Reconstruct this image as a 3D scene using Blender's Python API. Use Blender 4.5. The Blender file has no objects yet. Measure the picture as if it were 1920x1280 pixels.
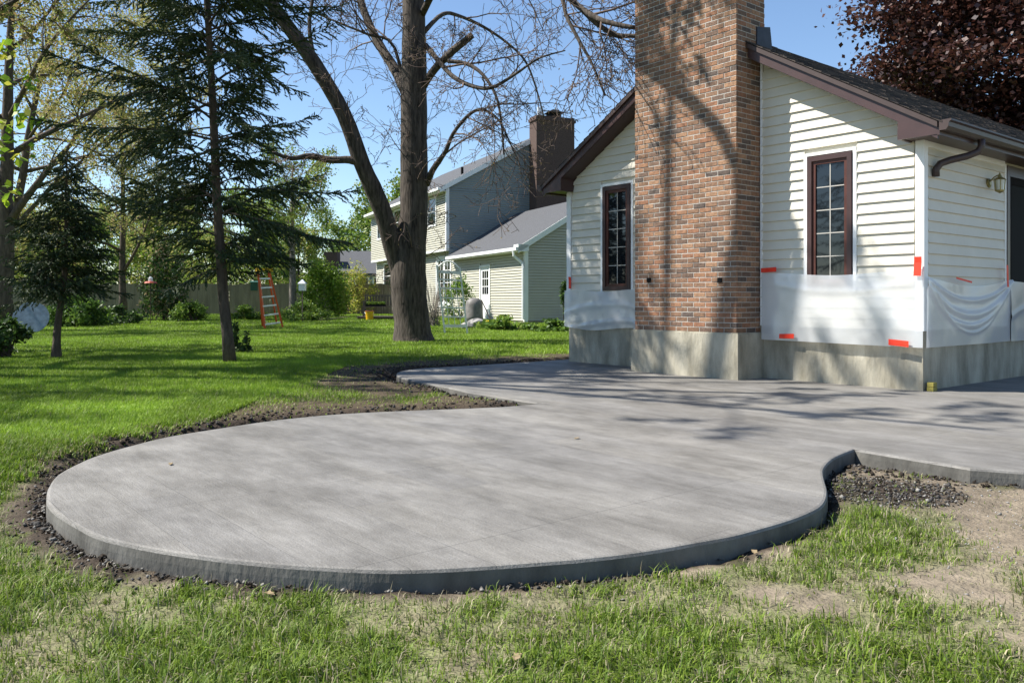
import bpy, math, random
import numpy as np
from mathutils import Vector, Matrix
random.seed(7); RNG = np.random.default_rng(11)
S = bpy.context.scene; COL = S.collection
# ------------------------------------------------------------------ camera, sky, sun, exposure
F, CX, YH, CAMZ = 1550.0, 960.0, 562.0, 1.15
cd = bpy.data.cameras.new('camera'); cam = bpy.data.objects.new('camera', cd); COL.objects.link(cam)
cam.location = (0, 0, CAMZ); cam.rotation_euler = (math.radians(90), 0, 0)
cd.sensor_width = 36; cd.lens = F / 1920 * 36; cd.shift_y = -(640 - YH) / 1920
cd.clip_start = .05; cd.clip_end = 2000
S.camera = cam
SUN_EL = math.radians(50); TO_SUN = Vector((-1, .05, 0)).normalized() * math.cos(SUN_EL) + Vector((0, 0, math.sin(SUN_EL)))
W = bpy.data.worlds.new('World'); S.world = W; W.use_nodes = True
wn = W.node_tree.nodes; wl = W.node_tree.links
sky = wn.new('ShaderNodeTexSky'); sky.sky_type = 'NISHITA'; sky.sun_disc = False
sky.sun_elevation = SUN_EL; sky.sun_rotation = math.atan2(TO_SUN.x, TO_SUN.y)
sky.air_density = 1.0; sky.dust_density = .1; sky.ozone_density = 3.6
wl.new(sky.outputs[0], wn['Background'].inputs[0]); wn['Background'].inputs[1].default_value = .09
sd = bpy.data.lights.new('sun', 'SUN'); sd.energy = 5.0; sd.angle = math.radians(.53); sd.color = (1, .955, .88)
sun = bpy.data.objects.new('sun', sd); COL.objects.link(sun); sun.location = TO_SUN * 60
sun.rotation_euler = TO_SUN.to_track_quat('Z', 'Y').to_euler()
S.view_settings.view_transform = 'Standard'; S.view_settings.look = 'None'
S.view_settings.exposure = 1.08; S.view_settings.gamma = 1; S.view_settings.use_curve_mapping = False

# ------------------------------------------------------------------ materials
M = {}
def mat(name, col, rough=.8, var=.0, scale=6., bump=0., bscale=None, col2=None, spec=.3, metal=0., transl=0., attr=None, stretch=None, detail=6):
    m = bpy.data.materials.new(name); m.use_nodes = True; M[name] = m
    n = m.node_tree.nodes; l = m.node_tree.links; b = n['Principled BSDF']; out = n['Material Output']
    b.inputs['Roughness'].default_value = rough; b.inputs['Metallic'].default_value = metal
    b.inputs['Specular IOR Level'].default_value = spec
    b.inputs['Base Color'].default_value = (*col, 1)
    g = n.new('ShaderNodeNewGeometry'); vec = g.outputs['Position']
    if stretch:
        mp = n.new('ShaderNodeMapping'); mp.inputs['Scale'].default_value = stretch; l.new(vec, mp.inputs[0]); vec = mp.outputs[0]
    src = None
    if attr:
        a = n.new('ShaderNodeAttribute'); a.attribute_name = attr; src = a.outputs['Color']
    if var > 0 or col2:
        t = n.new('ShaderNodeTexNoise'); t.inputs['Scale'].default_value = scale; t.inputs['Detail'].default_value = detail
        t.inputs['Roughness'].default_value = .62
        l.new(vec, t.inputs['Vector'])
        r = n.new('ShaderNodeValToRGB'); r.color_ramp.elements[0].position = .32; r.color_ramp.elements[1].position = .68
        c2 = col2 or tuple(min(1, c * (1 + var)) for c in col); c1 = col if col2 else tuple(c * (1 - var) for c in col)
        r.color_ramp.elements[0].color = (*c1, 1); r.color_ramp.elements[1].color = (*c2, 1)
        l.new(t.outputs['Fac'], r.inputs[0])
        if src is not None:
            r.color_ramp.elements[0].color = (1 - var,) * 3 + (1,); r.color_ramp.elements[1].color = (1 + var,) * 3 + (1,)
            mx = n.new('ShaderNodeMix'); mx.data_type = 'RGBA'; mx.blend_type = 'MULTIPLY'; mx.inputs[0].default_value = 1
            l.new(src, mx.inputs[6]); l.new(r.outputs[0], mx.inputs[7]); src = mx.outputs[2]
        else: src = r.outputs[0]
    if src is not None: l.new(src, b.inputs['Base Color'])
    if bump > 0:
        t2 = n.new('ShaderNodeTexNoise'); t2.inputs['Scale'].default_value = bscale or scale * 3; t2.inputs['Detail'].default_value = 8
        l.new(vec, t2.inputs['Vector'])
        bp = n.new('ShaderNodeBump'); bp.inputs['Strength'].default_value = bump; bp.inputs['Distance'].default_value = .02
        l.new(t2.outputs['Fac'], bp.inputs['Height']); l.new(bp.outputs[0], b.inputs['Normal'])
    if transl > 0:
        tr = n.new('ShaderNodeBsdfTranslucent'); tr.inputs[0].default_value = (*col, 1)
        if src is not None: l.new(src, tr.inputs[0])
        ms = n.new('ShaderNodeMixShader'); ms.inputs[0].default_value = transl
        l.new(b.outputs[0], ms.inputs[1]); l.new(tr.outputs[0], ms.inputs[2]); l.new(ms.outputs[0], out.inputs['Surface'])
    return m
mat('ground', (1, 1, 1), .95, .3, 9., .9, 45., attr='Col', spec=.1)
mat('blade', (1, 1, 1), .55, attr='Col', transl=.35, spec=.3)
mat('soil', (.035, .028, .022), .95, .5, 20, 1., 60, spec=.1)
mat('gravel', (.06, .055, .05), .9, .6, 30, .5, 80)
mat('gravel_light', (.2, .19, .17), .9, .4, 30, .5, 80)
mat('siding', (.60, .56, .465), .5, .05, 2.5, .05, 5., spec=.4)
mat('trim_white', (.78, .78, .76), .45, .04, 3.)
mat('brown_trim', (.048, .023, .021), .4, .15, 4., spec=.5)
mat('sash', (.08, .03, .022), .4, .15, 6.)
mat('gutter', (.05, .032, .028), .45, .12, 5., spec=.4)
mat('glass', (.008, .01, .012), .03, spec=.6)
mat('muntin', (.42, .4, .36), .5)
mat('dark_door', (.008, .006, .006), .85, spec=.1)
mat('foundation', (.20, .182, .135), .9, .0, 2.6, .5, 18., col2=(.42, .39, .31), stretch=(1.6, 1.6, .5))
mat('mortar', (.42, .40, .36), .95, .15, 25., .5, 90)
BR = [(.26, .138, .08), (.24, .118, .068), (.285, .165, .098), (.18, .105, .065), (.135, .088, .064), (.10, .075, .062), (.215, .125, .078), (.16, .10, .07)]
for i, c in enumerate(BR): mat('brick_%d' % i, c, .9, .28, 22., .5, 70.)
for i, c in enumerate([(.055, .046, .042), (.085, .07, .062), (.035, .03, .03)]): mat('shingle_%d' % i, c, .95, .3, 60., .8, 200.)
mat('flashing', (.028, .032, .045), .5, .3, 8)
mat('black', (.008, .008, .008), .8, spec=.15)
mat('tape', (.72, .045, .02), .5, .1, 8)
mat('pvc', (.72, .71, .66), .4)
mat('brass', (.30, .25, .10), .4, .3, 30, metal=.6)
mat('lamp_glass', (.55, .58, .52), .15, spec=.6)
mat('yellow', (.72, .42, .012), .45, .1, 8)
mat('pale_yellow', (.26, .22, .05), .7, .2, 20)
mat('bark_maple', (.066, .054, .044), .95, .7, 16., 1., 26., stretch=(1, 1, .16))
mat('bark_dark', (.085, .066, .052), .95, .4, 14., .9, 30., stretch=(1, 1, .3))
mat('bark_grey', (.17, .15, .125), .95, .4, 14., .9, 30., stretch=(1, 1, .5))
mat('twig', (.125, .09, .072), .9, .2, 8)
mat('needle_0', (.035, .058, .022), .6, .3, 3., transl=.15); mat('needle_1', (.065, .09, .028), .6, .3, 3., transl=.2); mat('needle_2', (.045, .075, .045), .6, .3, 3., transl=.15)
mat('bud_0', (.36, .33, .10), .7, transl=.4); mat('bud_1', (.26, .29, .07), .7, transl=.4); mat('bud_2', (.3, .22, .1), .7, transl=.35)
mat('leaf_0', (.13, .22, .03), .5, transl=.4); mat('leaf_1', (.20, .27, .04), .5, transl=.4); mat('leaf_2', (.08, .15, .025), .5, transl=.35)
mat('lime_0', (.30, .42, .03), .5, transl=.45); mat('lime_1', (.42, .42, .06), .5, transl=.45); mat('lime_2', (.2, .33, .03), .5, transl=.4)
mat('deep_0', (.04, .085, .018), .45, transl=.25); mat('deep_1', (.07, .13, .025), .45, transl=.3); mat('deep_2', (.025, .05, .014), .5, transl=.2)
mat('purple_0', (.05, .019, .016), .48, transl=.25, spec=.4); mat('purple_1', (.032, .014, .015), .45, transl=.15, spec=.4); mat('purple_2', (.085, .034, .024), .5, transl=.3, spec=.4)
mat('dry_0', (.34, .26, .15), .8, transl=.3)
mat('sage', (.42, .405, .33), .55, .04, 3.); mat('shaded_sage', (.20, .23, .23), .6, .06, 3.); mat('sage_white', (.72, .73, .72), .5, .05, 3)
mat('far_brick', (.085, .056, .046), .9, .5, 22., stretch=(1, 1, 2.5))
mat('blue_siding', (.22, .27, .33), .6, .05, 2)
mat('fence_wood', (.19, .165, .115), .9, .25, 3., .4, 25, stretch=(1, 1, .2))
mat('old_wood', (.13, .105, .085), .9, .4, 10, .4, 40); mat('dark_wood', (.05, .035, .03), .8, .4, 10)
mat('orange_rail', (.55, .085, .02), .45, .1, 5); mat('aluminium', (.62, .64, .66), .35, .1, 10, metal=.5)
mat('lattice', (.68, .69, .68), .6, .15, 12); mat('grey_blue', (.20, .25, .31), .75, .25, 7)
mat('stone', (.26, .25, .235), .9, .3, 8, .6, 30); mat('cover', (.16, .15, .14), .6, .3, 8)
mat('green_paint', (.02, .07, .045), .5, .2, 10); mat('red_paint', (.45, .10, .06), .5, .2, 10)
# roof of far houses: fine shingle courses in the material only
m = mat('far_shingle', (.08, .082, .088), .95, .25, 14., .5, 60., stretch=(1, 1, 3))
# stamped concrete: wood grain along the house's u direction
def concrete():
    m = bpy.data.materials.new('stamped_concrete'); m.use_nodes = True; M['stamped_concrete'] = m
    n = m.node_tree.nodes; l = m.node_tree.links; b = n['Principled BSDF']
    g = n.new('ShaderNodeNewGeometry')
    mp = n.new('ShaderNodeMapping'); mp.vector_type = 'TEXTURE'; mp.inputs['Rotation'].default_value = (0, 0, math.radians(129.3)); l.new(g.outputs['Position'], mp.inputs[0])
    def noise(sc, det, stretch, rough=.6):
        q = n.new('ShaderNodeMapping'); q.inputs['Scale'].default_value = stretch; l.new(mp.outputs[0], q.inputs[0])
        t = n.new('ShaderNodeTexNoise'); t.inputs['Scale'].default_value = sc; t.inputs['Detail'].default_value = det; t.inputs['Roughness'].default_value = rough
        l.new(q.outputs[0], t.inputs['Vector']); return t.outputs['Fac']
    def ramp(src, p0, p1, c0, c1):
        r = n.new('ShaderNodeValToRGB'); r.color_ramp.elements[0].position = p0; r.color_ramp.elements[1].position = p1
        r.color_ramp.elements[0].color = (*c0, 1); r.color_ramp.elements[1].color = (*c1, 1); l.new(src, r.inputs[0]); return r.outputs[0]
    def mul(a, c, fac=1):
        x = n.new('ShaderNodeMix'); x.data_type = 'RGBA'; x.blend_type = 'MULTIPLY'; x.inputs[0].default_value = fac; l.new(a, x.inputs[6]); l.new(c, x.inputs[7]); return x.outputs[2]
    cloud = ramp(noise(2.6, 7, (.6, 1.0, 1), .7), .3, .7, (.122, .116, .106), (.238, .229, .213))
    grain = noise(60., 6, (.06, 1.1, 1), .8)
    gcol = ramp(grain, .3, .72, (.83, .83, .83), (1.14, 1.14, 1.14))
    speck = mul(ramp(noise(160, 3, (.5, 1, 1)), .3, .7, (.8, .8, .8), (1.18, 1.18, 1.18)), ramp(noise(4.5, 7, (.35, 1.2, 1), .7), .35, .68, (.76, .75, .73), (1.12, 1.12, 1.12)))
    bt = n.new('ShaderNodeTexBrick'); bt.offset = .37; bt.inputs['Scale'].default_value = 1; bt.inputs['Brick Width'].default_value = 2.3; bt.inputs['Row Height'].default_value = .29
    bt.inputs['Mortar Size'].default_value = .0028; bt.inputs['Mortar Smooth'].default_value = .6
    bt.inputs['Color1'].default_value = (.92, .92, .93, 1); bt.inputs['Color2'].default_value = (1.06, 1.05, 1.03, 1); bt.inputs['Mortar'].default_value = (.78, .78, .78, 1)
    wob = n.new('ShaderNodeMapping'); l.new(mp.outputs[0], wob.inputs[0]); l.new(wob.outputs[0], bt.inputs['Vector'])
    b2 = n.new('ShaderNodeTexBrick'); b2.offset = 0; b2.inputs['Scale'].default_value = 1; b2.inputs['Brick Width'].default_value = 1.45; b2.inputs['Row Height'].default_value = 400
    b2.inputs['Mortar Size'].default_value = .0035; b2.inputs['Mortar Smooth'].default_value = .4; l.new(mp.outputs[0], b2.inputs['Vector'])
    for q, v in (('Color1', 1), ('Color2', 1), ('Mortar', .6)): b2.inputs[q].default_value = (v, v, v, 1)
    c = mul(mul(mul(mul(cloud, gcol), speck), bt.outputs['Color']), b2.outputs['Color'])
    l.new(c, b.inputs['Base Color'])
    l.new(ramp(grain, .2, .8, (.5,) * 3, (.78,) * 3), b.inputs['Roughness']); b.inputs['Specular IOR Level'].default_value = .45
    a = n.new('ShaderNodeMath'); a.operation = 'ADD'; l.new(grain, a.inputs[0]); l.new(noise(120, 3, (.4, 1, 1)), a.inputs[1])
    a2 = n.new('ShaderNodeMath'); a2.operation = 'MULTIPLY_ADD'; a2.inputs[1].default_value = -.7; l.new(bt.outputs['Fac'], a2.inputs[0]); l.new(a.outputs[0], a2.inputs[2])
    bp = n.new('ShaderNodeBump'); bp.inputs['Strength'].default_value = .5; bp.inputs['Distance'].default_value = .006
    l.new(a2.outputs[0], bp.inputs['Height']); l.new(bp.outputs[0], b.inputs['Normal'])
concrete()
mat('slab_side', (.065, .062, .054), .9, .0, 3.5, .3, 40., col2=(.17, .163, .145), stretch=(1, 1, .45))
# translucent plastic film
def plastic():
    m = bpy.data.materials.new('plastic_film'); m.use_nodes = True; M['plastic_film'] = m
    n = m.node_tree.nodes; l = m.node_tree.links; n.remove(n['Principled BSDF']); out = n['Material Output']
    tp = n.new('ShaderNodeBsdfTransparent'); tp.inputs[0].default_value = (1, 1, 1, 1)
    df = n.new('ShaderNodeBsdfDiffuse'); df.inputs[0].default_value = (.88, .9, .93, 1)
    tl = n.new('ShaderNodeBsdfTranslucent'); tl.inputs[0].default_value = (.9, .92, .95, 1)
    gl = n.new('ShaderNodeBsdfGlossy'); gl.inputs['Roughness'].default_value = .2; gl.inputs[0].default_value = (.9, .9, .9, 1)
    a = n.new('ShaderNodeMixShader'); a.inputs[0].default_value = .5; l.new(df.outputs[0], a.inputs[1]); l.new(tl.outputs[0], a.inputs[2])
    c = n.new('ShaderNodeMixShader'); c.inputs[0].default_value = .74; l.new(tp.outputs[0], c.inputs[1]); l.new(a.outputs[0], c.inputs[2])
    d = n.new('ShaderNodeMixShader'); d.inputs[0].default_value = .1; l.new(c.outputs[0], d.inputs[1]); l.new(gl.outputs[0], d.inputs[2])
    l.new(d.outputs[0], out.inputs['Surface'])
    gm = n.new('ShaderNodeNewGeometry'); mp = n.new('ShaderNodeMapping'); mp.inputs['Scale'].default_value = (3, 3, 1.6); mp.inputs['Rotation'].default_value = (.3, .5, 0); l.new(gm.outputs['Position'], mp.inputs[0])
    t = n.new('ShaderNodeTexNoise'); t.noise_type = 'RIDGED_MULTIFRACTAL'; t.inputs['Scale'].default_value = 1.6; t.inputs['Detail'].default_value = 4; l.new(mp.outputs[0], t.inputs['Vector'])
    bp = n.new('ShaderNodeBump'); bp.inputs['Strength'].default_value = .55; bp.inputs['Distance'].default_value = .02; l.new(t.outputs['Fac'], bp.inputs['Height'])
    for x in (df, tl, gl): l.new(bp.outputs[0], x.inputs['Normal'])
plastic()

# ------------------------------------------------------------------ mesh helpers
def tag(o, label=None, cat=None, group=None, kind=None):
    for k, v in (('label', label), ('category', cat), ('group', group), ('kind', kind)):
        if v: o[k] = v
    return o
def thing(name, loc, label, cat, group=None):
    o = bpy.data.objects.new(name, None); COL.objects.link(o); o.location = loc; o.empty_display_size = .2
    return tag(o, label, cat, group)
def wloc(o):
    p = Vector((0, 0, 0))
    while o: p += Vector(o.location); o = o.parent
    return p
class MB:
    def __init__(s): s.v = []; s.f = []; s.m = []
    def add(s, vs, fs, mi=0):
        k = len(s.v); s.v += [tuple(p) for p in vs]; s.f += [tuple(i + k for i in f) for f in fs]; s.m += [mi] * len(fs); return s
    def hexa(s, p, mi=0):   # p[0..3] bottom ring, p[4..7] top ring
        return s.add(p, [(3, 2, 1, 0), (4, 5, 6, 7), (0, 1, 5, 4), (1, 2, 6, 5), (2, 3, 7, 6), (3, 0, 4, 7)], mi)
    def box(s, fr, a0, a1, b0, b1, c0, c1, mi=0):
        return s.hexa([fr(a0, b0, c0), fr(a1, b0, c0), fr(a1, b1, c0), fr(a0, b1, c0), fr(a0, b0, c1), fr(a1, b0, c1), fr(a1, b1, c1), fr(a0, b1, c1)], mi)
    def bar(s, p, q, w, h, mi=0, up=(0, 0, 1)):
        p = Vector(p); q = Vector(q); d = (q - p).normalized(); x = d.cross(Vector(up))
        if x.length < 1e-4: x = d.cross(Vector((1, 0, 0)))
        x.normalize(); y = x.cross(d); c = []
        for e in (p, q):
            for a, b in ((-1, -1), (1, -1), (1, 1), (-1, 1)): c.append(e + x * (a * w / 2) + y * (b * h / 2))
        return s.hexa(c, mi)
    def tube(s, pts, rad, n=6, mi=0, wob=0.):
        pts = [Vector(p) for p in pts]; k = len(s.v); x = None
        for i, p in enumerate(pts):
            d = (pts[min(i + 1, len(pts) - 1)] - pts[max(i - 1, 0)]); d = d.normalized() if d.length > 1e-6 else Vector((0, 0, 1))
            if x is None: x = d.orthogonal().normalized()
            x = (x - d * x.dot(d)); x = x.normalized() if x.length > 1e-5 else d.orthogonal().normalized()
            y = d.cross(x)
            for j in range(n):
                a = 2 * math.pi * j / n; r = rad[i] * (1 + (random.uniform(-wob, wob) if wob else 0))
                s.v.append(tuple(p + (x * math.cos(a) + y * math.sin(a)) * r))
        for i in range(len(pts) - 1):
            for j in range(n):
                a = k + i * n + j; b = k + i * n + (j + 1) % n; s.f.append((a, b, b + n, a + n)); s.m.append(mi)
        if n > 3:
            s.f.append(tuple(k + j for j in range(n))[::-1]); s.f.append(tuple(k + (len(pts) - 1) * n + j for j in range(n))); s.m += [mi, mi]
        return s
    def build(s, name, mats, parent=None, smooth=False, kind=None):
        if isinstance(mats, str): mats = [mats]
        L = wloc(parent) if parent else Vector((0, 0, 0))
        me = bpy.data.meshes.new(name); me.from_pydata([(p[0] - L.x, p[1] - L.y, p[2] - L.z) for p in s.v], [], s.f)
        for x in mats: me.materials.append(M[x])
        if len(mats) > 1: me.polygons.foreach_set('material_index', s.m)
        if smooth: me.polygons.foreach_set('use_smooth', [True] * len(me.polygons))
        me.update(); o = bpy.data.objects.new(name, me); COL.objects.link(o); o.parent = parent
        if kind: o['kind'] = kind
        return o
def rawmesh(name, V, Fc, mats, parent=None, midx=None, colors=None, kind=None, smooth=False):
    V = np.asarray(V, np.float32)
    if parent: V = V - np.array(wloc(parent), np.float32)
    me = bpy.data.meshes.new(name); nf, k = Fc.shape
    me.vertices.add(len(V)); me.vertices.foreach_set('co', V.ravel())
    me.loops.add(nf * k); me.loops.foreach_set('vertex_index', Fc.astype(np.int32).ravel())
    me.polygons.add(nf); me.polygons.foreach_set('loop_start', np.arange(0, nf * k, k, dtype=np.int32))
    for x in mats: me.materials.append(M[x])
    if midx is not None: me.polygons.foreach_set('material_index', midx.astype(np.int32))
    if smooth: me.polygons.foreach_set('use_smooth', np.ones(nf, bool))
    me.update(calc_edges=True)
    if colors is not None:
        a = me.color_attributes.new('Col', 'FLOAT_COLOR', 'POINT'); a.data.foreach_set('color', np.c_[colors, np.ones(len(colors))].astype(np.float32).ravel())
    o = bpy.data.objects.new(name, me); COL.objects.link(o); o.parent = parent
    if kind: o['kind'] = kind
    return o
def unit(a): return a / np.maximum(np.linalg.norm(a, axis=-1, keepdims=True), 1e-6)
def leaves(name, P, size, mats, parent=None, aspect=.6, flat=0., droop=0., jitter=.35, kind=None):
    P = np.asarray(P, float); n = len(P)
    a = RNG.normal(size=(n, 3)); a[:, 2] = a[:, 2] * (1 - flat) - droop; a = unit(a)
    b = RNG.normal(size=(n, 3)); b[:, 2] *= (1 - flat); b = unit(b - a * np.sum(a * b, 1, keepdims=True)); c = np.cross(a, b)
    s = (size * (1 + RNG.uniform(-jitter, jitter, n)))[:, None]
    V = np.stack([P - a * s, P + b * s * aspect + c * s * .15, P + a * s, P - b * s * aspect + c * s * .15], 1).reshape(-1, 3)
    return rawmesh(name, V, np.arange(4 * n).reshape(n, 4), mats, parent, RNG.integers(0, len(mats), n), kind=kind)
def dupe(o, loc, rz, sc, label=None, group=None):
    r = o.copy(); COL.objects.link(r); r.location = loc; r.rotation_euler = (0, 0, rz); r.scale = (sc,) * 3
    if label: r['label'] = label
    if group: r['group'] = group
    for ch in list(o.children):
        c = ch.copy(); COL.objects.link(c); c.parent = r
        for g in list(ch.children):
            q = g.copy(); COL.objects.link(q); q.parent = c
    return r
XYZ = lambda x, y, z: (x, y, z)
def sstep(a, b, x): t = np.clip((x - a) / (b - a), 0, 1); return t * t * (3 - 2 * t)
def pix(x, y, Z): return Vector(((x - CX) / F * Z, Z, CAMZ + (YH - y) / F * Z))
def vnoise(x, y, sc, seed=0):
    x = np.asarray(x, float) * sc + seed * 17.3; y = np.asarray(y, float) * sc + seed * 9.1
    xi = np.floor(x).astype(int); yi = np.floor(y).astype(int); fx = x - xi; fy = y - yi; fx = fx * fx * (3 - 2 * fx); fy = fy * fy * (3 - 2 * fy)
    def h(i, j): v = np.sin(i * 127.1 + j * 311.7 + seed * 74.7) * 43758.5453; return v - np.floor(v)
    return (h(xi, yi) * (1 - fx) + h(xi + 1, yi) * fx) * (1 - fy) + (h(xi, yi + 1) * (1 - fx) + h(xi + 1, yi + 1) * fx) * fy
def fbm(x, y, sc, seed=0): return (vnoise(x, y, sc, seed) + .5 * vnoise(x, y, sc * 2.1, seed + 1) + .25 * vnoise(x, y, sc * 4.3, seed + 2)) / 1.75

# ------------------------------------------------------------------ house frame
SLAB = .10
U = Vector((-.633, .774, 0)); VV = Vector((.774, .633, 0)); CORN = Vector((4.73, 9.52, 0))
def H(t, s, z): return CORN + U * t + VV * s + Vector((0, 0, z))
# ------------------------------------------------------------------ patio outline (pixels on the slab-top plane, 1.05 m below the lens)
def onslab(x, y): Z = F * (CAMZ - SLAB) / (y - YH); return ((x - CX) / F * Z, Z)
front = [(1920, 884), (1819, 877), (1612, 843), (1603, 841), (1582, 849), (1560, 860), (1545, 877), (1545, 894), (1551, 916), (1549, 935), (1537, 950), (1507, 965), (1470, 978), (1432, 989), (1380, 1003), (1320, 1014),
 (1210, 1033), (1101, 1046), (1028, 1052), (919, 1060), (809, 1066), (700, 1067), (547, 1059), (437, 1049), (365, 1040), (292, 1029), (237, 1018), (182, 1004), (146, 986), (109, 964), (91, 947), (87, 932), (91, 910), (109, 888), (146, 868), (182, 853), (237, 837), (310, 819), (401, 804), (510, 788), (620, 777), (725, 771), (881, 765), (944, 762), (1006, 757), (1031, 755),
 (1006, 754), (975, 750), (928, 742), (881, 735), (850, 728), (800, 718), (765, 711), (748, 706), (743, 701), (750, 696), (781, 691), (850, 687), (931, 682), (1010, 677)]
OUT = [onslab(*p) for p in front]
hp = lambda t, s: tuple(H(t, s, 0)[:2])
OUT += [hp(6.3, .25), hp(6.3, 1.2), hp(1, 1.5), hp(-.0, 9), hp(-6, 9)]
OUT.append((OUT[0][0] + 4.5, OUT[0][1] - .35))
def smooth_out(P):
    P = [np.array(p) for p in P]; n = len(P); R = []
    sharp = {0, 1, 2, 3, 45} | set(range(60, n))
    for i in range(n):
        if i in sharp: R.append(P[i]); 
        else: R.append(P[i])
        a, b = P[i], P[(i + 1) % n]
        if np.linalg.norm(b - a) < 1.4 and i not in sharp and (i + 1) % n not in sharp:
            p0, p3 = P[i - 1], P[(i + 2) % n]
            for t in (.25, .5, .75):
                R.append(.5 * ((2 * a) + (-p0 + b) * t + (2 * p0 - 5 * a + 4 * b - p3) * t * t + (-p0 + 3 * a - 3 * b + p3) * t ** 3))
    return np.array(R)
OUT = smooth_out(OUT)
def slabdist(X, Y):
    X = np.asarray(X, float).ravel(); Y = np.asarray(Y, float).ravel(); d = np.full(X.shape, 1e9); ins = np.zeros(X.shape, bool)
    A = OUT; B = np.roll(OUT, -1, 0)
    for (ax, ay), (bx, by) in zip(A, B):
        dx, dy = bx - ax, by - ay; L = dx * dx + dy * dy + 1e-12
        t = np.clip(((X - ax) * dx + (Y - ay) * dy) / L, 0, 1); d = np.minimum(d, np.hypot(X - ax - t * dx, Y - ay - t * dy))
        c = ((ay > Y) != (by > Y)); ins ^= c & (X < dx * (Y - ay) / (by - ay + 1e-12) + ax)
    return np.where(ins, -d, d)
def base_h(X, Y):
    back = sstep(4.6, 6.8, Y + np.maximum(0, -X - 2.4) * 1.0 - np.maximum(0, X) * .25)
    return .105 * back + .05 * sstep(2.9, 3.9, X) * (1 - back) + .16 * sstep(26, 40, Y) + (fbm(X, Y, .8, 3) - .5) * .035
NOTCH = np.array([onslab(1655, 893)])[0]
def ground_h(X, Y, D=None):
    if D is None: D = slabdist(X, Y).reshape(np.shape(X))
    g = base_h(X, Y) + (fbm(X, Y, 5., 5) - .5) * .03 * (1 - sstep(9, 14, Y))
    w = .13 + .24 * vnoise(X, Y, 2.3, 8)
    tr = .012 - .04 * sstep(5.2, 6.5, Y) + (fbm(X, Y, 14, 9) - .5) * .04
    k = sstep(.03, 1, D / w) ; nt = np.exp(-(((X - NOTCH[0]) / .42) ** 2 + ((Y - NOTCH[1]) / .34) ** 2)); k = k * (1 - .9 * nt)
    h = tr * (1 - k) + g * k
    return np.where(D < 0, -.12, h)
def gh(x, y): return float(ground_h(np.array([x]), np.array([y]))[0])
def gpt(px, py):
    z = .05
    for _ in range(12):
        Z = F * (CAMZ - z) / (py - YH); x = (px - CX) / F * Z; z = gh(x, Z)
    return Vector((x, Z, z))
# ------------------------------------------------------------------ ground sheet
def axis(lo, hi, step, far, gr):
    a = list(np.arange(lo, hi + 1e-6, step)); s = step; x = hi
    while x < far: s *= gr; x += s; a.append(x)
    return a
xr = axis(0, 6.6, .06, 420, 1.12); gx = np.array(sorted([-x for x in xr[1:]] + xr)); gy = np.array(sorted(axis(1.6, 13.5, .055, 700, 1.09) + [1.2, .5, -1, -4, -10, -30]))
GX, GY = np.meshgrid(gx, gy); D = slabdist(GX, GY).reshape(GX.shape); GZ = ground_h(GX, GY, D)
def cov_front(X, Y, D):
    """grass cover 0..1: bare trodden soil towards the right and along the slab"""
    n = fbm(X, Y, 1.5, 21); n2 = fbm(X, Y, 4.5, 25)
    lush = np.clip(1.15 - .30 * np.maximum(0, X + .1), .32, 1.05)
    c = lush + (n - .5) * 1.9 + (n2 - .5) * 1.3
    c = np.where((X > 2.3) & (Y > 3.2) & (Y < 5), c - .45, c)
    c = c * sstep(.03, .16, D + (n2 - .5) * .22 - .1 * (X < -1.0) * (n > .42)) * (1 - np.exp(-(((X - NOTCH[0]) / .5) ** 2 + ((Y - NOTCH[1]) / .4) ** 2)))
    lawn = sstep(5.2, 6.6, Y + np.maximum(0, -X - 2.6) * 1.3)
    worn = np.exp(-((D - .5) / .8) ** 2) * (X > -2.6) * (Y > 5.2)
    cl = sstep(.15, .45, D + (n2 - .5) * .3) * (1 - np.clip(worn * (1.2 + 2.2 * (n - .45)), 0, .95))
    c = c * (1 - lawn) + cl * lawn
    return np.clip(c, 0, 1)
COV = cov_front(GX, GY, D)
lawnm = sstep(5.0, 6.6, GY + np.maximum(0, -GX - 2.6) * 1.3)
tan_ = np.array([.20, .165, .122]); dark = np.array([.045, .035, .027]); greeny = np.array([.09, .14, .022]); brownl = np.array([.075, .056, .04])
bare = tan_[None, None] * (1 - lawnm[..., None]) + brownl * lawnm[..., None]
bare = bare * (.75 + .5 * fbm(GX, GY, 3., 31))[..., None]
wet = 1 - sstep(.04, .14 + .34 * np.maximum(lawnm, GX < -1.6), D + (fbm(GX, GY, 6, 33) - .5) * .25); nt = np.exp(-(((GX - NOTCH[0]) / .42) ** 2 + ((GY - NOTCH[1]) / .34) ** 2)); wet = np.clip(np.maximum(wet, nt * 1.6), 0, 1)
bare = bare * (1 - wet[..., None]) + dark * wet[..., None]
gc = bare * (1 - COV[..., None] * .75) + greeny * (COV[..., None] * .75)
ny, nx = GX.shape; idx = np.arange(nx * ny).reshape(ny, nx)
Fq = np.stack([idx[:-1, :-1], idx[:-1, 1:], idx[1:, 1:], idx[1:, :-1]], -1).reshape(-1, 4)
g = rawmesh('ground', np.stack([GX, GY, GZ], -1).reshape(-1, 3), Fq, ['ground'], colors=gc.reshape(-1, 3), smooth=True); tag(g, kind='structure')
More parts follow.
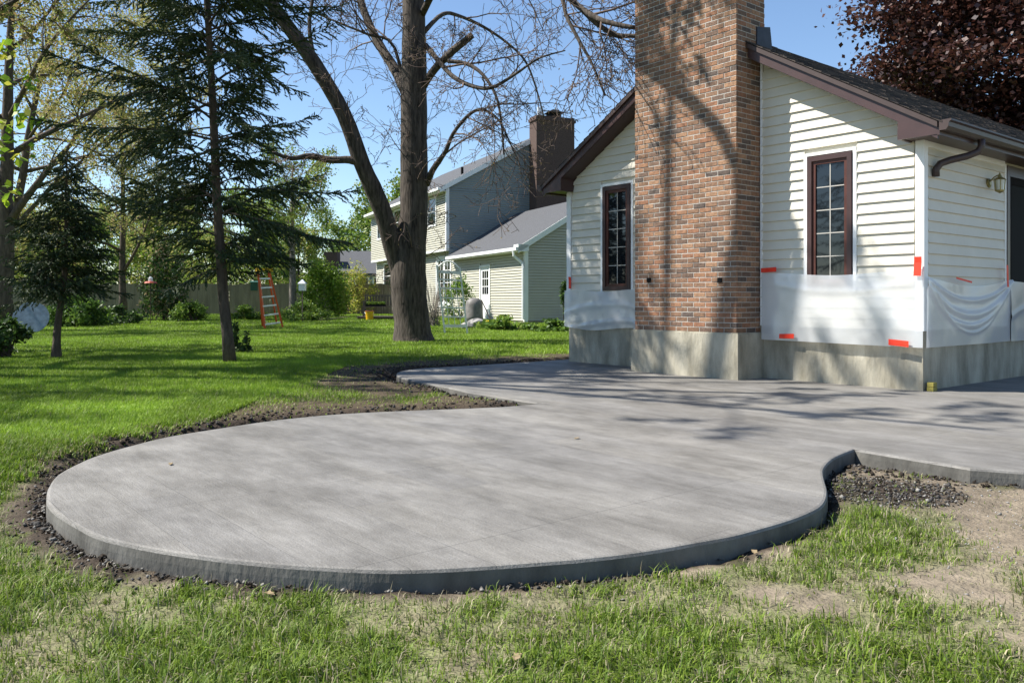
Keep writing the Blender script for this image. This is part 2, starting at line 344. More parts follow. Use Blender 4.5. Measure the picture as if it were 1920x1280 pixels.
# ------------------------------------------------------------------ patio slab with an eased edge
def slab():
    n = len(OUT); area = np.sum(OUT[:, 0] * np.roll(OUT[:, 1], -1) - np.roll(OUT[:, 0], -1) * OUT[:, 1])
    P = OUT if area > 0 else OUT[::-1]
    t = np.roll(P, -1, 0) - np.roll(P, 1, 0); t = unit(t); nrm = np.stack([t[:, 1], -t[:, 0]], 1)
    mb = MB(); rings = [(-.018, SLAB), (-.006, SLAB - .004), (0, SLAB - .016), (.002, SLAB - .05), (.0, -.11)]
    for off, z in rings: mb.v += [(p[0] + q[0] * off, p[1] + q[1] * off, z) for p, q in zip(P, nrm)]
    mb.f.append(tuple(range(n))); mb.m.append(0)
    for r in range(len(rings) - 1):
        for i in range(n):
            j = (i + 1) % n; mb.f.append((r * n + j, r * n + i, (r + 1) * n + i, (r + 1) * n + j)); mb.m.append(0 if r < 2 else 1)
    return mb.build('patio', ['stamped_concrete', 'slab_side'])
tag(slab(), kind='structure')
# ------------------------------------------------------------------ own house
TC = 2.97; W_T = 5.94; SB = .80; SLOPE = .59
def ztop(t): return 3.13 + SLOPE * (min(t, W_T - t) + .287)
house = thing('house', H(TC, 4, 0), 'cream lap-sided house with brown trim and a broad brick chimney on its gable', 'house')
fo = MB(); fo.box(H, 0, W_T, .006, 8, -.1, SB + .03); fo.box(H, -2.0, 0, 8, 8.3, -.1, SB)
foundation = fo.build('foundation', 'foundation', house)
# wall core
gw = MB()
for (a, b) in ((0, TC), (TC, W_T)):
    za, zb = ztop(a) - .22, ztop(b) - .22
    gw.hexa([H(a, .012, SB), H(b, .012, SB), H(b, .2, SB), H(a, .2, SB), H(a, .012, za), H(b, .012, zb), H(b, .2, zb), H(a, .2, za)])
gable = gw.build('gable_wall', 'siding', house)
sw = MB(); sw.box(H, .012, .2, .21, 11.2, SB, 3.0); side = sw.build('side_wall', 'siding', house)
sw = MB(); sw.box(H, W_T - .2, W_T - .012, .21, 11.2, SB, 3.0); sw.build('far_side_wall', 'siding', house)
WIN = [(.84, 1.44, 1.30, 2.975), (4.50, 5.10, 1.30, 2.975)]
EXP = .127
k = 0; z = SB
while z < 4.7:
    z1 = z + EXP
    def lim(zz):
        q = (zz + .215 - 3.13) / SLOPE - .287
        return (max(.09, q), min(W_T - .09, W_T - q))
    a0, b0 = lim(z); a1, b1 = lim(z1)
    if b1 - a1 < .3: break
    segs = [(a0, a1, None, 2.15), (None, None, 3.95, b0)]
    cuts = [(2.15, 3.95)] + [(w[0] - .055, w[1] + .055) for w in WIN if z1 > w[2] - .03 and z < w[3] + .03]
    cuts.sort(); cur = (a0, a1)
    pieces = []
    for c0, c1 in cuts: pieces.append((cur, (c0, c0))); cur = (c1, c1)
    pieces.append((cur, (b0, b1)))
    for (p0, p1), (q0, q1) in pieces:
        if min(q0 - p0, q1 - p1) < .02: continue
        mb = MB(); mb.hexa([H(p0, -.028, z), H(q0, -.028, z), H(q0, .02, z - .002), H(p0, .02, z - .002), H(p1, -.004, z1 + .004), H(q1, -.004, z1 + .004), H(q1, .02, z1), H(p1, .02, z1)])
        mb.build('siding_board', 'siding', gable)
    z = z1
z = SB
while z < 2.9:
    z1 = min(z + EXP, 2.93)
    for p, q in ((.09, 2.33), (4.5, 8.0)):
        mb = MB(); mb.hexa([H(-.028, p, z), H(-.028, q, z), H(.02, q, z - .002), H(.02, p, z - .002), H(-.004, p, z1 + .004), H(-.004, q, z1 + .004), H(.02, q, z1), H(.02, p, z1)])
        mb.build('siding_board', 'siding', side)
    z = z1
# white corner posts, J-channel
for t0, s0 in ((-.028, -.028), (W_T - .075, -.028)):
    mb = MB(); mb.box(H, t0, t0 + .10, s0, s0 + .10, SB - .01, 2.99); mb.build('corner_post', 'trim_white', house)
for t0 in (2.115, 3.945):
    mb = MB(); mb.box(H, t0, t0 + .03, -.026, .0, SB, ztop(t0) - .2); mb.build('channel_trim', 'trim_white', house)
mb = MB(); mb.box(H, -.026, 0, 2.33, 2.37, SB, 2.95); mb.build('channel_trim', 'trim_white', house)
mb = MB(); mb.box(H, -.024, .0, .08, 2.33, 2.92, 2.985); mb.build('frieze_trim', 'trim_white', house)
# windows
for (a, b, z0, z1) in WIN:
    mb = MB(); c = .045
    for (p, q, r, t) in ((a - .055, a - .01, z0 - .03, z1 + .05), (b + .01, b + .055, z0 - .03, z1 + .05), (a - .01, b + .01, z1 + .012, z1 + .05)): mb.box(H, p, q, -.03, .012, r, t)
    mb.build('window_casing', 'trim_white', house)
    w = MB(); fw = .062
    w.box(H, a, a + fw, -.045, .012, z0, z1); w.box(H, b - fw, b, -.045, .012, z0, z1); w.box(H, a + fw, b - fw, -.045, .012, z1 - fw, z1); w.box(H, a + fw, b - fw, -.05, .012, z0, z0 + fw)
    wo = w.build('window', 'brown_trim', house)
    s = MB(); e = .045; a2, b2, z2, z3 = a + fw, b - fw, z0 + fw, z1 - fw
    s.box(H, a2, a2 + e, -.022, .012, z2, z3); s.box(H, b2 - e, b2, -.022, .012, z2, z3); s.box(H, a2 + e, b2 - e, -.022, .012, z3 - e, z3); s.box(H, a2 + e, b2 - e, -.022, .012, z2, z2 + e)
    s.build('sash', 'sash', wo)
    a3, b3, z4, z5 = a2 + e, b2 - e, z2 + e, z3 - e
    for i in range(2):
        for j in range(5):
            mb = MB(); mb.box(H, a3 + (b3 - a3) * i / 2, a3 + (b3 - a3) * (i + 1) / 2, -.004, .011, z4 + (z5 - z4) * j / 5, z4 + (z5 - z4) * (j + 1) / 5); mb.build('pane', 'glass', wo)
    mb = MB(); tm = (a3 + b3) / 2; mb.box(H, tm - .006, tm + .006, -.010, -.0045, z4, z5); mb.build('muntin', 'muntin', wo)
    for j in range(1, 5):
        zz = z4 + (z5 - z4) * j / 5; mb = MB(); mb.box(H, a3, b3, -.0095, -.005, zz - .006, zz + .006); mb.build('muntin', 'muntin', wo)
# patio door in the side wall
mb = MB(); mb.box(H, -.035, .011, 2.38, 2.47, .62, 2.94); mb.box(H, -.035, .011, 4.4, 4.49, .62, 2.94); mb.box(H, -.035, .011, 2.47, 4.4, 2.8, 2.94); mb.box(H, -.04, .011, 2.47, 4.4, .62, .7)
dr = mb.build('patio_door', 'brown_trim', house)
for p, q in ((2.47, 3.42), (3.45, 4.4)):
    mb = MB(); mb.box(H, -.02, .011, p, p + .09, .7, 2.8); mb.box(H, -.02, .011, q - .09, q, .7, 2.8); mb.box(H, -.02, .011, p + .09, q - .09, 2.7, 2.8); mb.box(H, -.02, .011, p + .09, q - .09, .7, .85); mb.build('door_leaf', 'dark_door', dr)
    mb = MB(); mb.box(H, -.008, .0105, p + .09, q - .09, .85, 2.7); mb.build('screen', 'black', dr)
# roof
SR0, SR1, EV = -.32, 11.3, -.33
def zr(t): return 3.13 + SLOPE * (min(t, W_T - t) + .287)
rf = MB()
for a, b in ((EV, TC), (W_T - EV, TC)):
    lo, hi = zr(a), zr(b)
    rf.hexa([H(a, SR0, lo - .03), H(b, SR0, hi - .03), H(b, SR1, hi - .03), H(a, SR1, lo - .03), H(a, SR0, lo), H(b, SR0, hi), H(b, SR1, hi), H(a, SR1, lo)])
roof = rf.build('roof', 'shingle_0', house)
def shingles(sgn):
    mb = MB(); n = 28; lo = EV - .03
    for r in range(n):
        t0 = lo + (TC - lo) * r / n; t1 = lo + (TC - lo) * (r + 1.02) / n; s = SR0 - .02 - random.random() * .25
        while s < SR1:
            e = min(s + .3 + random.uniform(-.06, .06), SR1 + .02); s_ = max(s, SR0 - .025); h = .014 + random.random() * .012
            T = (lambda t: t) if sgn > 0 else (lambda t: W_T - t)
            z0, z1 = 3.13 + SLOPE * (t0 + .287), 3.13 + SLOPE * (t1 + .287)
            if e - s_ > .03:
                mb.hexa([H(T(t0), s_ + .004, z0 + .001), H(T(t1), s_ + .004, z1 + .001), H(T(t1), e - .004, z1 + .001), H(T(t0), e - .004, z0 + .001), H(T(t0), s_ + .004, z0 + h), H(T(t1), s_ + .004, z1 + .004), H(T(t1), e - .004, z1 + .004), H(T(t0), e - .004, z0 + h)], random.choice((0, 0, 1, 1, 2)))
            s = e
    mb.build('shingles', ['shingle_0', 'shingle_1', 'shingle_2'], roof, kind='stuff')
shingles(1); shingles(-1)
# rake boards, soffits, cornice returns, gutters
def sl(mb, t0, t1, s0, s1, dz0, dz1, T):
    z0, z1 = 3.13 + SLOPE * (t0 + .287), 3.13 + SLOPE * (t1 + .287)
    mb.hexa([H(T(t0), s0, z0 + dz0), H(T(t1), s0, z1 + dz0), H(T(t1), s1, z1 + dz0), H(T(t0), s1, z0 + dz0), H(T(t0), s0, z0 + dz1), H(T(t1), s0, z1 + dz1), H(T(t1), s1, z1 + dz1), H(T(t0), s1, z0 + dz1)])
for T in ((lambda t: t), (lambda t: W_T - t)):
    mb = MB(); sl(mb, -.30, 2.14, -.312, -.285, -.20, -.065, T); mb.build('rake_board', 'brown_trim', house)
    mb = MB(); sl(mb, -.31, 2.14, -.345, -.313, -.072, -.012, T); mb.build('drip_edge', 'gutter', house)
    mb = MB(); sl(mb, .10, 2.14, -.284, .012, -.205, -.185, T); mb.build('soffit', 'brown_trim', house)
    mb = MB(); mb.box(H, T(-.3), T(.14), -.318, -.29, 2.97, 3.10) if T(0) == 0 else mb.box(H, T(.14), T(-.3), -.318, -.29, 2.97, 3.10)
    mb.hexa([H(T(-.30), -.3135, 3.08), H(T(.14), -.3135, 3.08), H(T(.14), -.29, 3.08), H(T(-.30), -.29, 3.08), H(T(-.30), -.3135, 3.09), H(T(.14), -.3135, 3.20), H(T(.14), -.29, 3.20), H(T(-.30), -.29, 3.09)])
    mb.box(H, min(T(.11), T(.14)), max(T(.11), T(.14)), -.289, .0, 2.972, 3.2)
    mb.build('cornice_return', 'brown_trim', house)
    lo, hi = min(T(-.30), T(.11)), max(T(-.30), T(.11))
    mb = MB(); mb.box(H, lo, hi, -.289, 11.2, 2.985, 3.0); mb.build('eave_soffit', 'brown_trim', house)
    lo, hi = min(T(-.325), T(-.30)), max(T(-.325), T(-.30)); mb = MB(); mb.box(H, lo, hi, -.318, 11.2, 2.96, 3.12); mb.build('eave_board', 'brown_trim', house)
    # ogee gutter
    prof = [(-.327, 3.115), (-.327, 3.005), (-.40, 3.005), (-.425, 3.04), (-.43, 3.085), (-.455, 3.10), (-.455, 3.118), (-.44, 3.118), (-.415, 3.09), (-.335, 3.02)]
    mb = MB(); n = len(prof)
    for s in (-.335, 11.2): mb.v += [tuple(H(T(p), s, q)) for p, q in prof]
    for i in range(n): j = (i + 1) % n; mb.f.append((i, j, n + j, n + i)); mb.m.append(0)
    mb.v += [tuple(H(T(p), -.336, q)) for p, q in prof[:8]]; mb.f.append(tuple(range(2 * n, 2 * n + 8))); mb.m.append(0)
    mb.build('gutter', 'gutter', house)
    pts = [H(T(-.39), .62, 3.01), H(T(-.39), .62, 2.93), H(T(-.36), .60, 2.87), H(T(-.28), .5, 2.82), H(T(-.16), .33, 2.77), H(T(-.09), .24, 2.73), H(T(-.06), .2, 2.66), H(T(-.06), .2, 2.58)]
    mb = MB(); mb.tube(pts, [.042] * 8, 8); mb.build('downspout_elbow', 'gutter', house, smooth=True)
# chimney
CT0, CT1, CS0, CS1, CZ0, CZ1 = 2.16, 3.94, -.54, .10, .71, 6.4
mb = MB(); mb.box(H, CT0 + .005, CT1 - .005, CS0 + .005, CS1 - .005, CZ0, CZ1); chim = mb.build('chimney', 'mortar', house)
mb = MB(); mb.box(H, CT0 - .045, CT1 + .05, CS0 - .03, .004, -.1, CZ0 - .012); 
mb.box(H, CT0 - .03, CT1 + .035, CS0 - .015, .004, CZ0 - .012, CZ0 + .004); mb.build('chimney_footing', 'foundation', house)
BL, BH, CH, J = .193, .0572, .0677, .010
bmesh_cache = {}
def brick_mesh(L, face):
    key = (round(L, 3), face)
    if key in bmesh_cache: return bmesh_cache[key]
    mb = MB(); e = .003; d = .04
    X = VV if face else U; Nn = U if face else VV   # length axis / inward axis
    def P(a, b, c): return X * a + Nn * b + Vector((0, 0, c))
    o = [(0, 0), (L, 0), (L, BH), (0, BH)]
    for dep, ins in ((0, e), (e, 0), (d, 0)):
        mb.v += [tuple(P(ins if a == 0 else L - ins, dep, ins if c == 0 else BH - ins)) for a, c in o]
    mb.f.append((0, 1, 2, 3)); mb.m.append(0)
    for r in range(2):
        for i in range(4): j = (i + 1) % 4; mb.f.append((r * 4 + i, r * 4 + 4 + i, r * 4 + 4 + j, r * 4 + j)); mb.m.append(0)
    me = bpy.data.meshes.new('brick'); me.from_pydata(mb.v, [], mb.f); me.materials.append(M['brick_0']); me.update(); bmesh_cache[key] = (me, mb); return me, mb
rows = int((CZ1 - CZ0) / CH); allb = []
for r in range(rows):
    z = CZ0 + .006 + r * CH
    def run(length):
        x = 0 if r % 2 == 0 else -.102; res = []
        while x < length - .02:
            a = max(x, 0); b = min(x + BL, length)
            if b - a > .03: res.append((a, b - a))
            x += BL + J
        return res
    for a, L in run(CT1 - CT0): allb.append((0, H(CT0 + a, CS0, z), L, z, a))
    for a, L in run(CS1 - CS0 - .03): allb.append((1, H(CT0, CS0 + .03 + a, z), L, z, a))
    for a, L in run(CS1 - CS0 - .03): allb.append((2, H(CT1, CS0 + .03 + a, z), L, z, a))
def bmat():
    return random.choices(range(8), (18, 14, 12, 14, 10, 5, 20, 12))[0]
vis = sorted([b for b in allb if b[0] == 0 and b[3] < 5.3], key=lambda b: b[4] - .25 * abs(b[3] - 1.2))[:300]
ids = {id(b) for b in vis}; rest = MB(); cl = wloc(chim)
for b in allb:
    face, p, L, z, a = b; mi = bmat(); me, mb = brick_mesh(L, 1 if face else 0); pr = random.uniform(-.003, .003)
    if id(b) in ids:
        o = bpy.data.objects.new('brick', me); COL.objects.link(o); o.parent = chim; o.location = Vector(p) - cl + VV * pr
        o.material_slots[0].link = 'OBJECT'; o.material_slots[0].material = M['brick_%d' % mi]
    elif face == 2: rest.add([Vector(p) + (Vector(v) - 2 * U * U.dot(Vector(v))) for v in mb.v], mb.f, mi)
    else: rest.add([Vector(p) + Vector(v) + VV * pr * (face == 0) for v in mb.v], mb.f, mi)
rest.build('brickwork', ['brick_%d' % i for i in range(8)], chim, kind='stuff')
mb = MB(); mb.box(H, CT0 - .05, CT1 + .05, CS0 - .05, CS1 + .05, CZ1, CZ1 + .12); mb.build('chimney_cap', 'foundation', house)
mb = MB(); zz = ztop(CT0)
mb.hexa([H(CT0 - .02, -.10, zz - .15), H(CT0 + .01, -.10, zz - .15), H(CT0 + .01, .28, zz - .15), H(CT0 - .02, .28, zz - .15), H(CT0 - .02, -.10, zz + .24), H(CT0 + .01, -.10, zz + .26), H(CT0 + .01, .2, zz + .30), H(CT0 - .02, .2, zz + .30)]); mb.build('flashing', 'flashing', house)
for px_ in (1217, 1350):
    a = (px_ - CX) / F; P0 = H(0, CS0, 0); t = (P0.x - P0.y * a) / (.633 + .774 * a); Zc = (P0 + U * t).y; z = CAMZ + (YH - 525) / F * Zc
    mb = MB(); mb.box(H, t - .035, t + .035, CS0 - .012, CS0 + .02, z - .032, z + .032); mb.build('vent', 'black', house)
# white plastic vent pipe
tp = 4.12; mb = MB(); mb.tube([H(tp, .01, .98), H(tp, -.10, .985), H(tp + .02, -.16, .99), H(tp + .05, -.185, 1.0), H(tp + .1, -.20, 1.02)], [.038, .038, .042, .042, .042], 12); mb.build('vent_pipe', 'pvc', house, smooth=True)
# wing roof behind
mb = MB(); mb.hexa([H(-4, 10.6, 2.9), H(1.5, 10.6, 4.55), H(1.5, 14, 4.55), H(-4, 14, 2.9), H(-4, 10.6, 3.0), H(1.5, 10.6, 4.65), H(1.5, 14, 4.65), H(-4, 14, 3.0)]); mb.build('wing_roof', 'shingle_1', house)
# ------------------------------------------------------------------ plastic sheets, tape, lantern
def film(name, label, ax, a0, a1, ztop_, zbot, folds, off=-.058, seed=0):
    rs = np.random.default_rng(seed); nx, nz = 120, 70; mb = MB()
    ph = rs.uniform(0, 6, 6)
    for j in range(nz):
        w = j / (nz - 1)
        for i in range(nx):
            u = i / (nx - 1); zt, zb = ztop_(u), zbot(u); z = zt + (zb - zt) * w
            d = .008 * math.sin(u * 9 + ph[0] + w * 2) + .0018 * math.sin(u * 41 + ph[1] - w * 5) * (.3 + w) + .004 * math.sin(w * 6 + u * 14 + ph[2])
            for (uc, wc, amp, wid, sag) in folds:
                line = wc + sag * (4 * (u - uc) ** 2)
                d += amp * .3 * math.exp(-((w - line) / wid) ** 2)
            d = off - .012 - d - .012 * math.sin(math.pi * u) * w
            p = a0 + (a1 - a0) * u
            mb.v.append(tuple(H(p, d, z) if ax == 0 else H(d, p, z)))
    for j in range(nz - 1):
        for i in range(nx - 1): a = j * nx + i; mb.f.append((a, a + 1, a + nx + 1, a + nx)); mb.m.append(0)
    o = mb.build(name, 'plastic_film', smooth=True)
    return tag(o, label, 'plastic sheet', 'plastic sheets taped around the house')
film('plastic_sheet', 'clear white plastic sheet taped flat under the window beside the corner post', 0, -.03, 2.09, lambda u: 1.50 - .05 * math.sin(math.pi * u) ** 2 + .01 * u, lambda u: .60 + .02 * u, [(.5, .25, .012, .05, -.12)], seed=1)
film('plastic_sheet', 'crumpled plastic sheet under the window between chimney and downspout, around the white pipe', 0, 4.0, 5.98, lambda u: 1.30 + .015 * math.sin(u * 9), lambda u: .68 + .03 * math.sin(u * 7) - .05 * (u < .2), [(.5, .35, .03, .08, .3), (.4, .8, .03, .06, .2)], seed=2)
film('plastic_sheet', 'sagging plastic sheet with draped folds hung under the lantern', 1, -.03, 2.45, lambda u: 1.42 - .10 * math.sin(math.pi * u) + .0 * u, lambda u: .60, [(.5, .25, .05, .035, -.22), (.5, .50, .06, .06, -.42), (.48, .68, .05, .05, -.6), (.5, .8, .03, .03, -.9)], off=-.04, seed=3)
film('plastic_sheet', 'plastic sheet hung over the dark patio door', 1, 2.42, 4.6, lambda u: 1.40 - .07 * u, lambda u: .60, [(.4, .4, .03, .05, .3)], off=-.05, seed=4)
def tape(label, pts, w):
    mb = MB(); n = len(pts)
    for (t, s, z), (nx_, nz_) in pts: mb.v += [tuple(H(t - nx_ * w / 2 if abs(s) < .2 else t, s if abs(s) < .2 else s - nx_ * w / 2, z - nz_ * w / 2)), tuple(H(t + nx_ * w / 2 if abs(s) < .2 else t, s if abs(s) < .2 else s + nx_ * w / 2, z + nz_ * w / 2))]
    k = len(mb.v); thick = Vector((-VV.x, -VV.y, 0)) * .003 if abs(pts[0][0][1]) < .2 else -U * .003
    mb.v += [tuple(Vector(p) + thick) for p in mb.v[:k]]
    for i in range(n - 1):
        a = 2 * i; mb.f += [(a, a + 1, a + 3, a + 2), (k + a + 2, k + a + 3, k + a + 1, k + a), (a, a + 2, k + a + 2, k + a), (a + 3, a + 1, k + a + 1, k + a + 3)]; mb.m += [0] * 4
    return tag(mb.build('tape_strip', 'tape'), label, 'tape', 'red tape strips')
def wall_t(px_, s=0): P0 = H(0, s, 0); a = (px_ - CX) / F; t = (P0.x - P0.y * a) / (.633 + .774 * a); return t, (P0 + U * t).y
def wz(px_, py_, s=0): t, Zc = wall_t(px_, s); return t, CAMZ + (YH - py_) / F * Zc
def tapeg(label, x0, y0, x1, y1, w, vert=False, s=-.098):
    a, b = wz(x0, y0, s), wz(x1, y1, s); n = (1, 0) if vert else (0, 1)
    tape(label, [((a[0] + (b[0] - a[0]) * q, s + .006 * math.sin(q * 5), a[1] + (b[1] - a[1]) * q), n) for q in (0, .3, .6, 1)], w)
tapeg('short red tape strip on the top edge of the sheet, against the chimney', 1427, 507, 1456, 505, .06)
tapeg('upright bright red tape strip on the white corner post', 1721, 481, 1720, 517, .085, True, -.098)
tapeg('small red tape strip on the sheet bottom, in the chimney shadow', 1461, 630, 1489, 630, .06)
tapeg('wide sunlit red tape strip at the sheet bottom near the corner', 1666, 641, 1704, 645, .07)
tapeg('dark red tape strip on the far corner post beside the neighbouring house', 1068, 519, 1069, 541, .06, True)
def side_s(px_, t=-.06): P0 = H(t, 0, 0); a = (px_ - CX) / F; s = (P0.y * a - P0.x) / (.774 - .633 * a); return s, (P0 + VV * s).y
def tapes(label, x0, y0, x1, y1, w, vert=False, t=-.06):
    P = []
    for q in (0, .3, .6, 1):
        s, Zc = side_s(x0 + (x1 - x0) * q, t); z = CAMZ + (YH - (y0 + (y1 - y0) * q)) / F * Zc; P.append(((t, s, z), (1, 0) if vert else (0, 1)))
    tape(label, P, w)
tapes('thin slanting red tape strip on the sagging sheet below the lantern', 1793, 521, 1822, 529, .022, t=-.105)
tapes('narrow upright red tape strip beside the dark patio door', 1888.5, 497, 1890, 538, .055, True, t=-.105)
# lantern
s0, Zc = side_s(1853, -.02); zl = CAMZ + (YH - 341) / F * Zc
lan = thing('wall_lantern', H(-.02, s0, zl - .15), 'small brass carriage lantern with glass panes on the shaded side wall', 'lantern')
def HL(a, b, c): return H(-.02 - a, s0 + b, zl + c)
mb = MB(); mb.tube([HL(-.004, 0, -.02), HL(.018, 0, -.02), HL(.03, 0, -.02)], [.06, .06, .03], 14); mb.build('back_plate', 'brass', lan)
mb = MB(); mb.tube([HL(.02, 0, 0), HL(.07, 0, .05), HL(.11, 0, .07), HL(.135, 0, .05)], [.009] * 4, 6); mb.build('arm', 'brass', lan)
mb = MB(); mb.tube([HL(.135, 0, z) for z in (.045, .028, .01, .10, .115, .135)][:3] , [.03, .062, .078], 6); mb.tube([HL(.135, 0, z) for z in (.045, .07, .085, .105)], [.028, .018, .012, .003], 8); mb.build('cap', 'brass', lan)
mb = MB(); mb.tube([HL(.135, 0, .008), HL(.135, 0, -.12)], [.066, .05], 6); mb.build('glass', 'lamp_glass', lan)
for j in range(6):
    a = math.pi * j / 3; mb = MB(); o1 = (.068 * math.cos(a), .068 * math.sin(a)); o2 = (.052 * math.cos(a), .052 * math.sin(a)); mb.bar(HL(.135 + o1[0], o1[1], .01), HL(.135 + o2[0], o2[1], -.125), .008, .008); mb.build('frame_bar', 'brass', lan)
mb = MB(); mb.tube([HL(.135, 0, -.12), HL(.135, 0, -.135), HL(.135, 0, -.16)], [.056, .05, .006], 6); mb.build('base', 'brass', lan)
# yellow block by the wall
s1, Zc = side_s(1757, -.12); mb = MB()
for j, zz in ((0, SLAB), (1, SLAB + .052)): mb.box(H, -.10, -.03, s1 - .055 + j * .004, s1 + .05 - j * .006, zz + .001, zz + .048)
tag(mb.build('block', 'pale_yellow'), 'small dull yellow block standing on the patio against the foundation', 'block')

# ------------------------------------------------------------------ neighbouring house
U2 = Vector((-.41, .912, 0)); V2 = Vector((.912, .41, 0)); PN = Vector((.54, 33.6, 0))
def N(w, q, z): return PN + U2 * w + V2 * q + Vector((0, 0, z))
nb = thing('neighbour_house', N(12, 4, 0), 'two-storey pale sage house with lower garage wing beyond the lawn', 'house')
def lap(name, fr, a0, a1, z0, zf, plane, outward, exp, parent, cuts=(), rev=False, lims=None, mt='sage'):
    mb = MB(); z = z0
    while z < zf - .02:
        z1 = min(z + exp, zf); zn = z1; z1 -= .02; A, B = (a0, a1) if not lims else lims(z); A1, B1 = (a0, a1) if not lims else lims(z1)
        seg = [((A, A1), (B, B1))]
        for (c0, c1, d0, d1) in cuts:
            if z1 > d0 and z < d1:
                new = []
                for p, q in seg:
                    if c0 > p[0] and c1 < q[0]: new += [(p, (c0, c0)), ((c1, c1), q)]
                    else: new.append((p, q))
                seg = new
        for p, q in seg:
            if q[1] - p[1] < .02: continue
            G = (lambda a, d, zz: fr(a, plane + outward * d, zz)) if not rev else (lambda a, d, zz: fr(plane + outward * d, a, zz))
            mb.hexa([G(p[0], .034, z), G(q[0], .034, z), G(q[0], -.03, z), G(p[0], -.03, z), G(p[1], .004, z1), G(q[1], .004, z1), G(q[1], -.03, z1), G(p[1], -.03, z1)])
        z = zn
    return mb.build(name, mt, parent)
GE, GS = 3.42, .60            # garage eave height, slope
ME, MS, MQ = 6.85, .56, 9.2   # main eave
core = MB(); core.box(N, .03, 8.4, .03, 6.97, -.2, 3.4); core.box(N, 8.5, 23.2, .03, 9.1, -.2, 3.75); core.box(N, 8.5, 23.2, -.32, 9.1, 3.75, 6.8)
for a, b in ((0, 3.5), (3.5, 7)):
    za, zb = GE - .02 + GS * min(a, 7 - a), GE - .02 + GS * min(b, 7 - b); core.hexa([N(.03, a, 3.2), N(.03, b, 3.2), N(.4, b, 3.2), N(.4, a, 3.2), N(.03, a, za), N(.03, b, zb), N(.4, b, zb), N(.4, a, za)])
for a, b in ((-.32, 4.6), (4.6, 9.1)):
    f_ = lambda q: ME - .03 + MS * (min(q + .35, 9.55 - q)); za, zb = f_(a), f_(b)
    for w0, w1 in ((8.5, 8.9), (22.9, 23.2)): core.hexa([N(w0, a, 6.5), N(w0, b, 6.5), N(w1, b, 6.5), N(w1, a, 6.5), N(w0, a, za), N(w0, b, zb), N(w1, b, zb), N(w1, a, za)])
core.build('wall', 'sage', nb)
NW = {'up': [(10.06, 11.3, 5.06, 6.4), (16.3, 17.7, 5.06, 6.4), (20.3, 21.5, 5.06, 6.4)], 'lo': [(8.8, 10.9, .75, 3.3), (12.95, 14.1, 1.9, 3.4), (19.0, 21.2, 1.9, 3.4)], 'ga': [(3.72, 4.77, .25, 2.62)]}
lap('siding', N, .12, 8.5, .3, 3.4, 0, -1, .115, nb, [(c[0] - .1, c[1] + .1, c[2], c[3] + .1) for c in NW['ga']])
lap('siding', N, 8.5, 23.2, .5, 3.7, 0, -1, .115, nb, [(c[0] - .1, c[1] + .1, c[2], c[3] + .1) for c in NW['lo']])
lap('siding', N, 8.62, 23.2, 3.72, 6.75, -.35, -1, .115, nb, [(c[0] - .1, c[1] + .1, c[2], c[3] + .1) for c in NW['up']])
lap('siding', N, .1, 7, .3, 5.4, 0, -1, .115, nb, rev=True, lims=lambda z: (max(.1, (z - GE + .05) / GS), min(6.9, 7 - (z - GE + .05) / GS)))
lap('siding', N, -.2, 9.1, 3.4, 9.3, 8.5, -1, .115, nb, rev=True, lims=lambda z: (max(-.22, (z - ME + .06) / MS - .35), min(9.1, 9.55 - (z - ME + .06) / MS)), mt='shaded_sage')  # upper gable siding: darker, bluer sage, its shade put into the colour
def nbox(name, m_, *a): mb = MB(); mb.box(N, *a); return mb.build(name, m_, nb)
nbox('corner_board', 'sage_white', -.035, .10, -.035, .12, .25, 3.42); nbox('corner_board', 'sage_white', 8.46, 8.6, -.385, -.22, 3.7, 6.85)
nbox('foundation', 'foundation', .01, 8.4, .01, 6.9, -.3, .32); nbox('foundation', 'foundation', 8.5, 23.2, .01, 9, -.3, .52)
nbox('overhang_board', 'sage_white', 8.5, 23.2, -.37, .0, 3.6, 3.72)
def roofn(name, w0, w1, q0, q1, ev, slp, ov):
    qm = (q0 + q1) / 2; mb = MB(); tr = MB()
    for a, b in ((q0 - ov, qm), (q1 + ov, qm)):
        za = ev - slp * ov; zb = ev + slp * (qm - q0)
        mb.hexa([N(w0 - .2, a, za), N(w0 - .2, b, zb), N(w1 + .2, b, zb), N(w1 + .2, a, za), N(w0 - .2, a, za + .1), N(w0 - .2, b, zb + .1), N(w1 + .2, b, zb + .1), N(w1 + .2, a, za + .1)])
        tr.hexa([N(w0 - .24, a, za - .16), N(w0 - .24, b, zb - .16), N(w0 - .201, b, zb - .16), N(w0 - .201, a, za - .16), N(w0 - .24, a, za + .09), N(w0 - .24, b, zb + .09), N(w0 - .201, b, zb + .09), N(w0 - .201, a, za + .09)])
    o = mb.build(name, 'far_shingle', nb); tr.build('rake_board', 'sage_white', o); return o, ev - slp * ov
r1, ge = roofn('roof', .1, 8.25, 0, 7, GE, GS, .38); r2, me_ = roofn('roof', 8.6, 23.2, -.35, 9.55, ME, MS, .38)
for w0, w1, q, zz in ((-.15, 8.3, -.38, ge), (8.4, 23.3, -.73, me_)):
    mb = MB(); mb.box(N, w0, w1, q - .11, q - .001, zz - .05, zz + .08); mb.build('gutter', 'sage_white', nb)
    mb = MB(); mb.box(N, w0, w1, q, q + .40, zz - .09, zz - .06); mb.build('soffit', 'sage_white', nb)
nbox('eave_return', 'sage_white', -.14, .3, -.38, .1, ge - .06, ge + .2)
mb = MB(); mb.tube([N(.2, -.43, ge - .05), N(.2, -.42, ge - .25), N(.05, -.12, ge - .55), N(.0, -.09, ge - .75), N(.0, -.09, .35)], [.06] * 5, 6); mb.build('downspout', 'sage_white', nb)
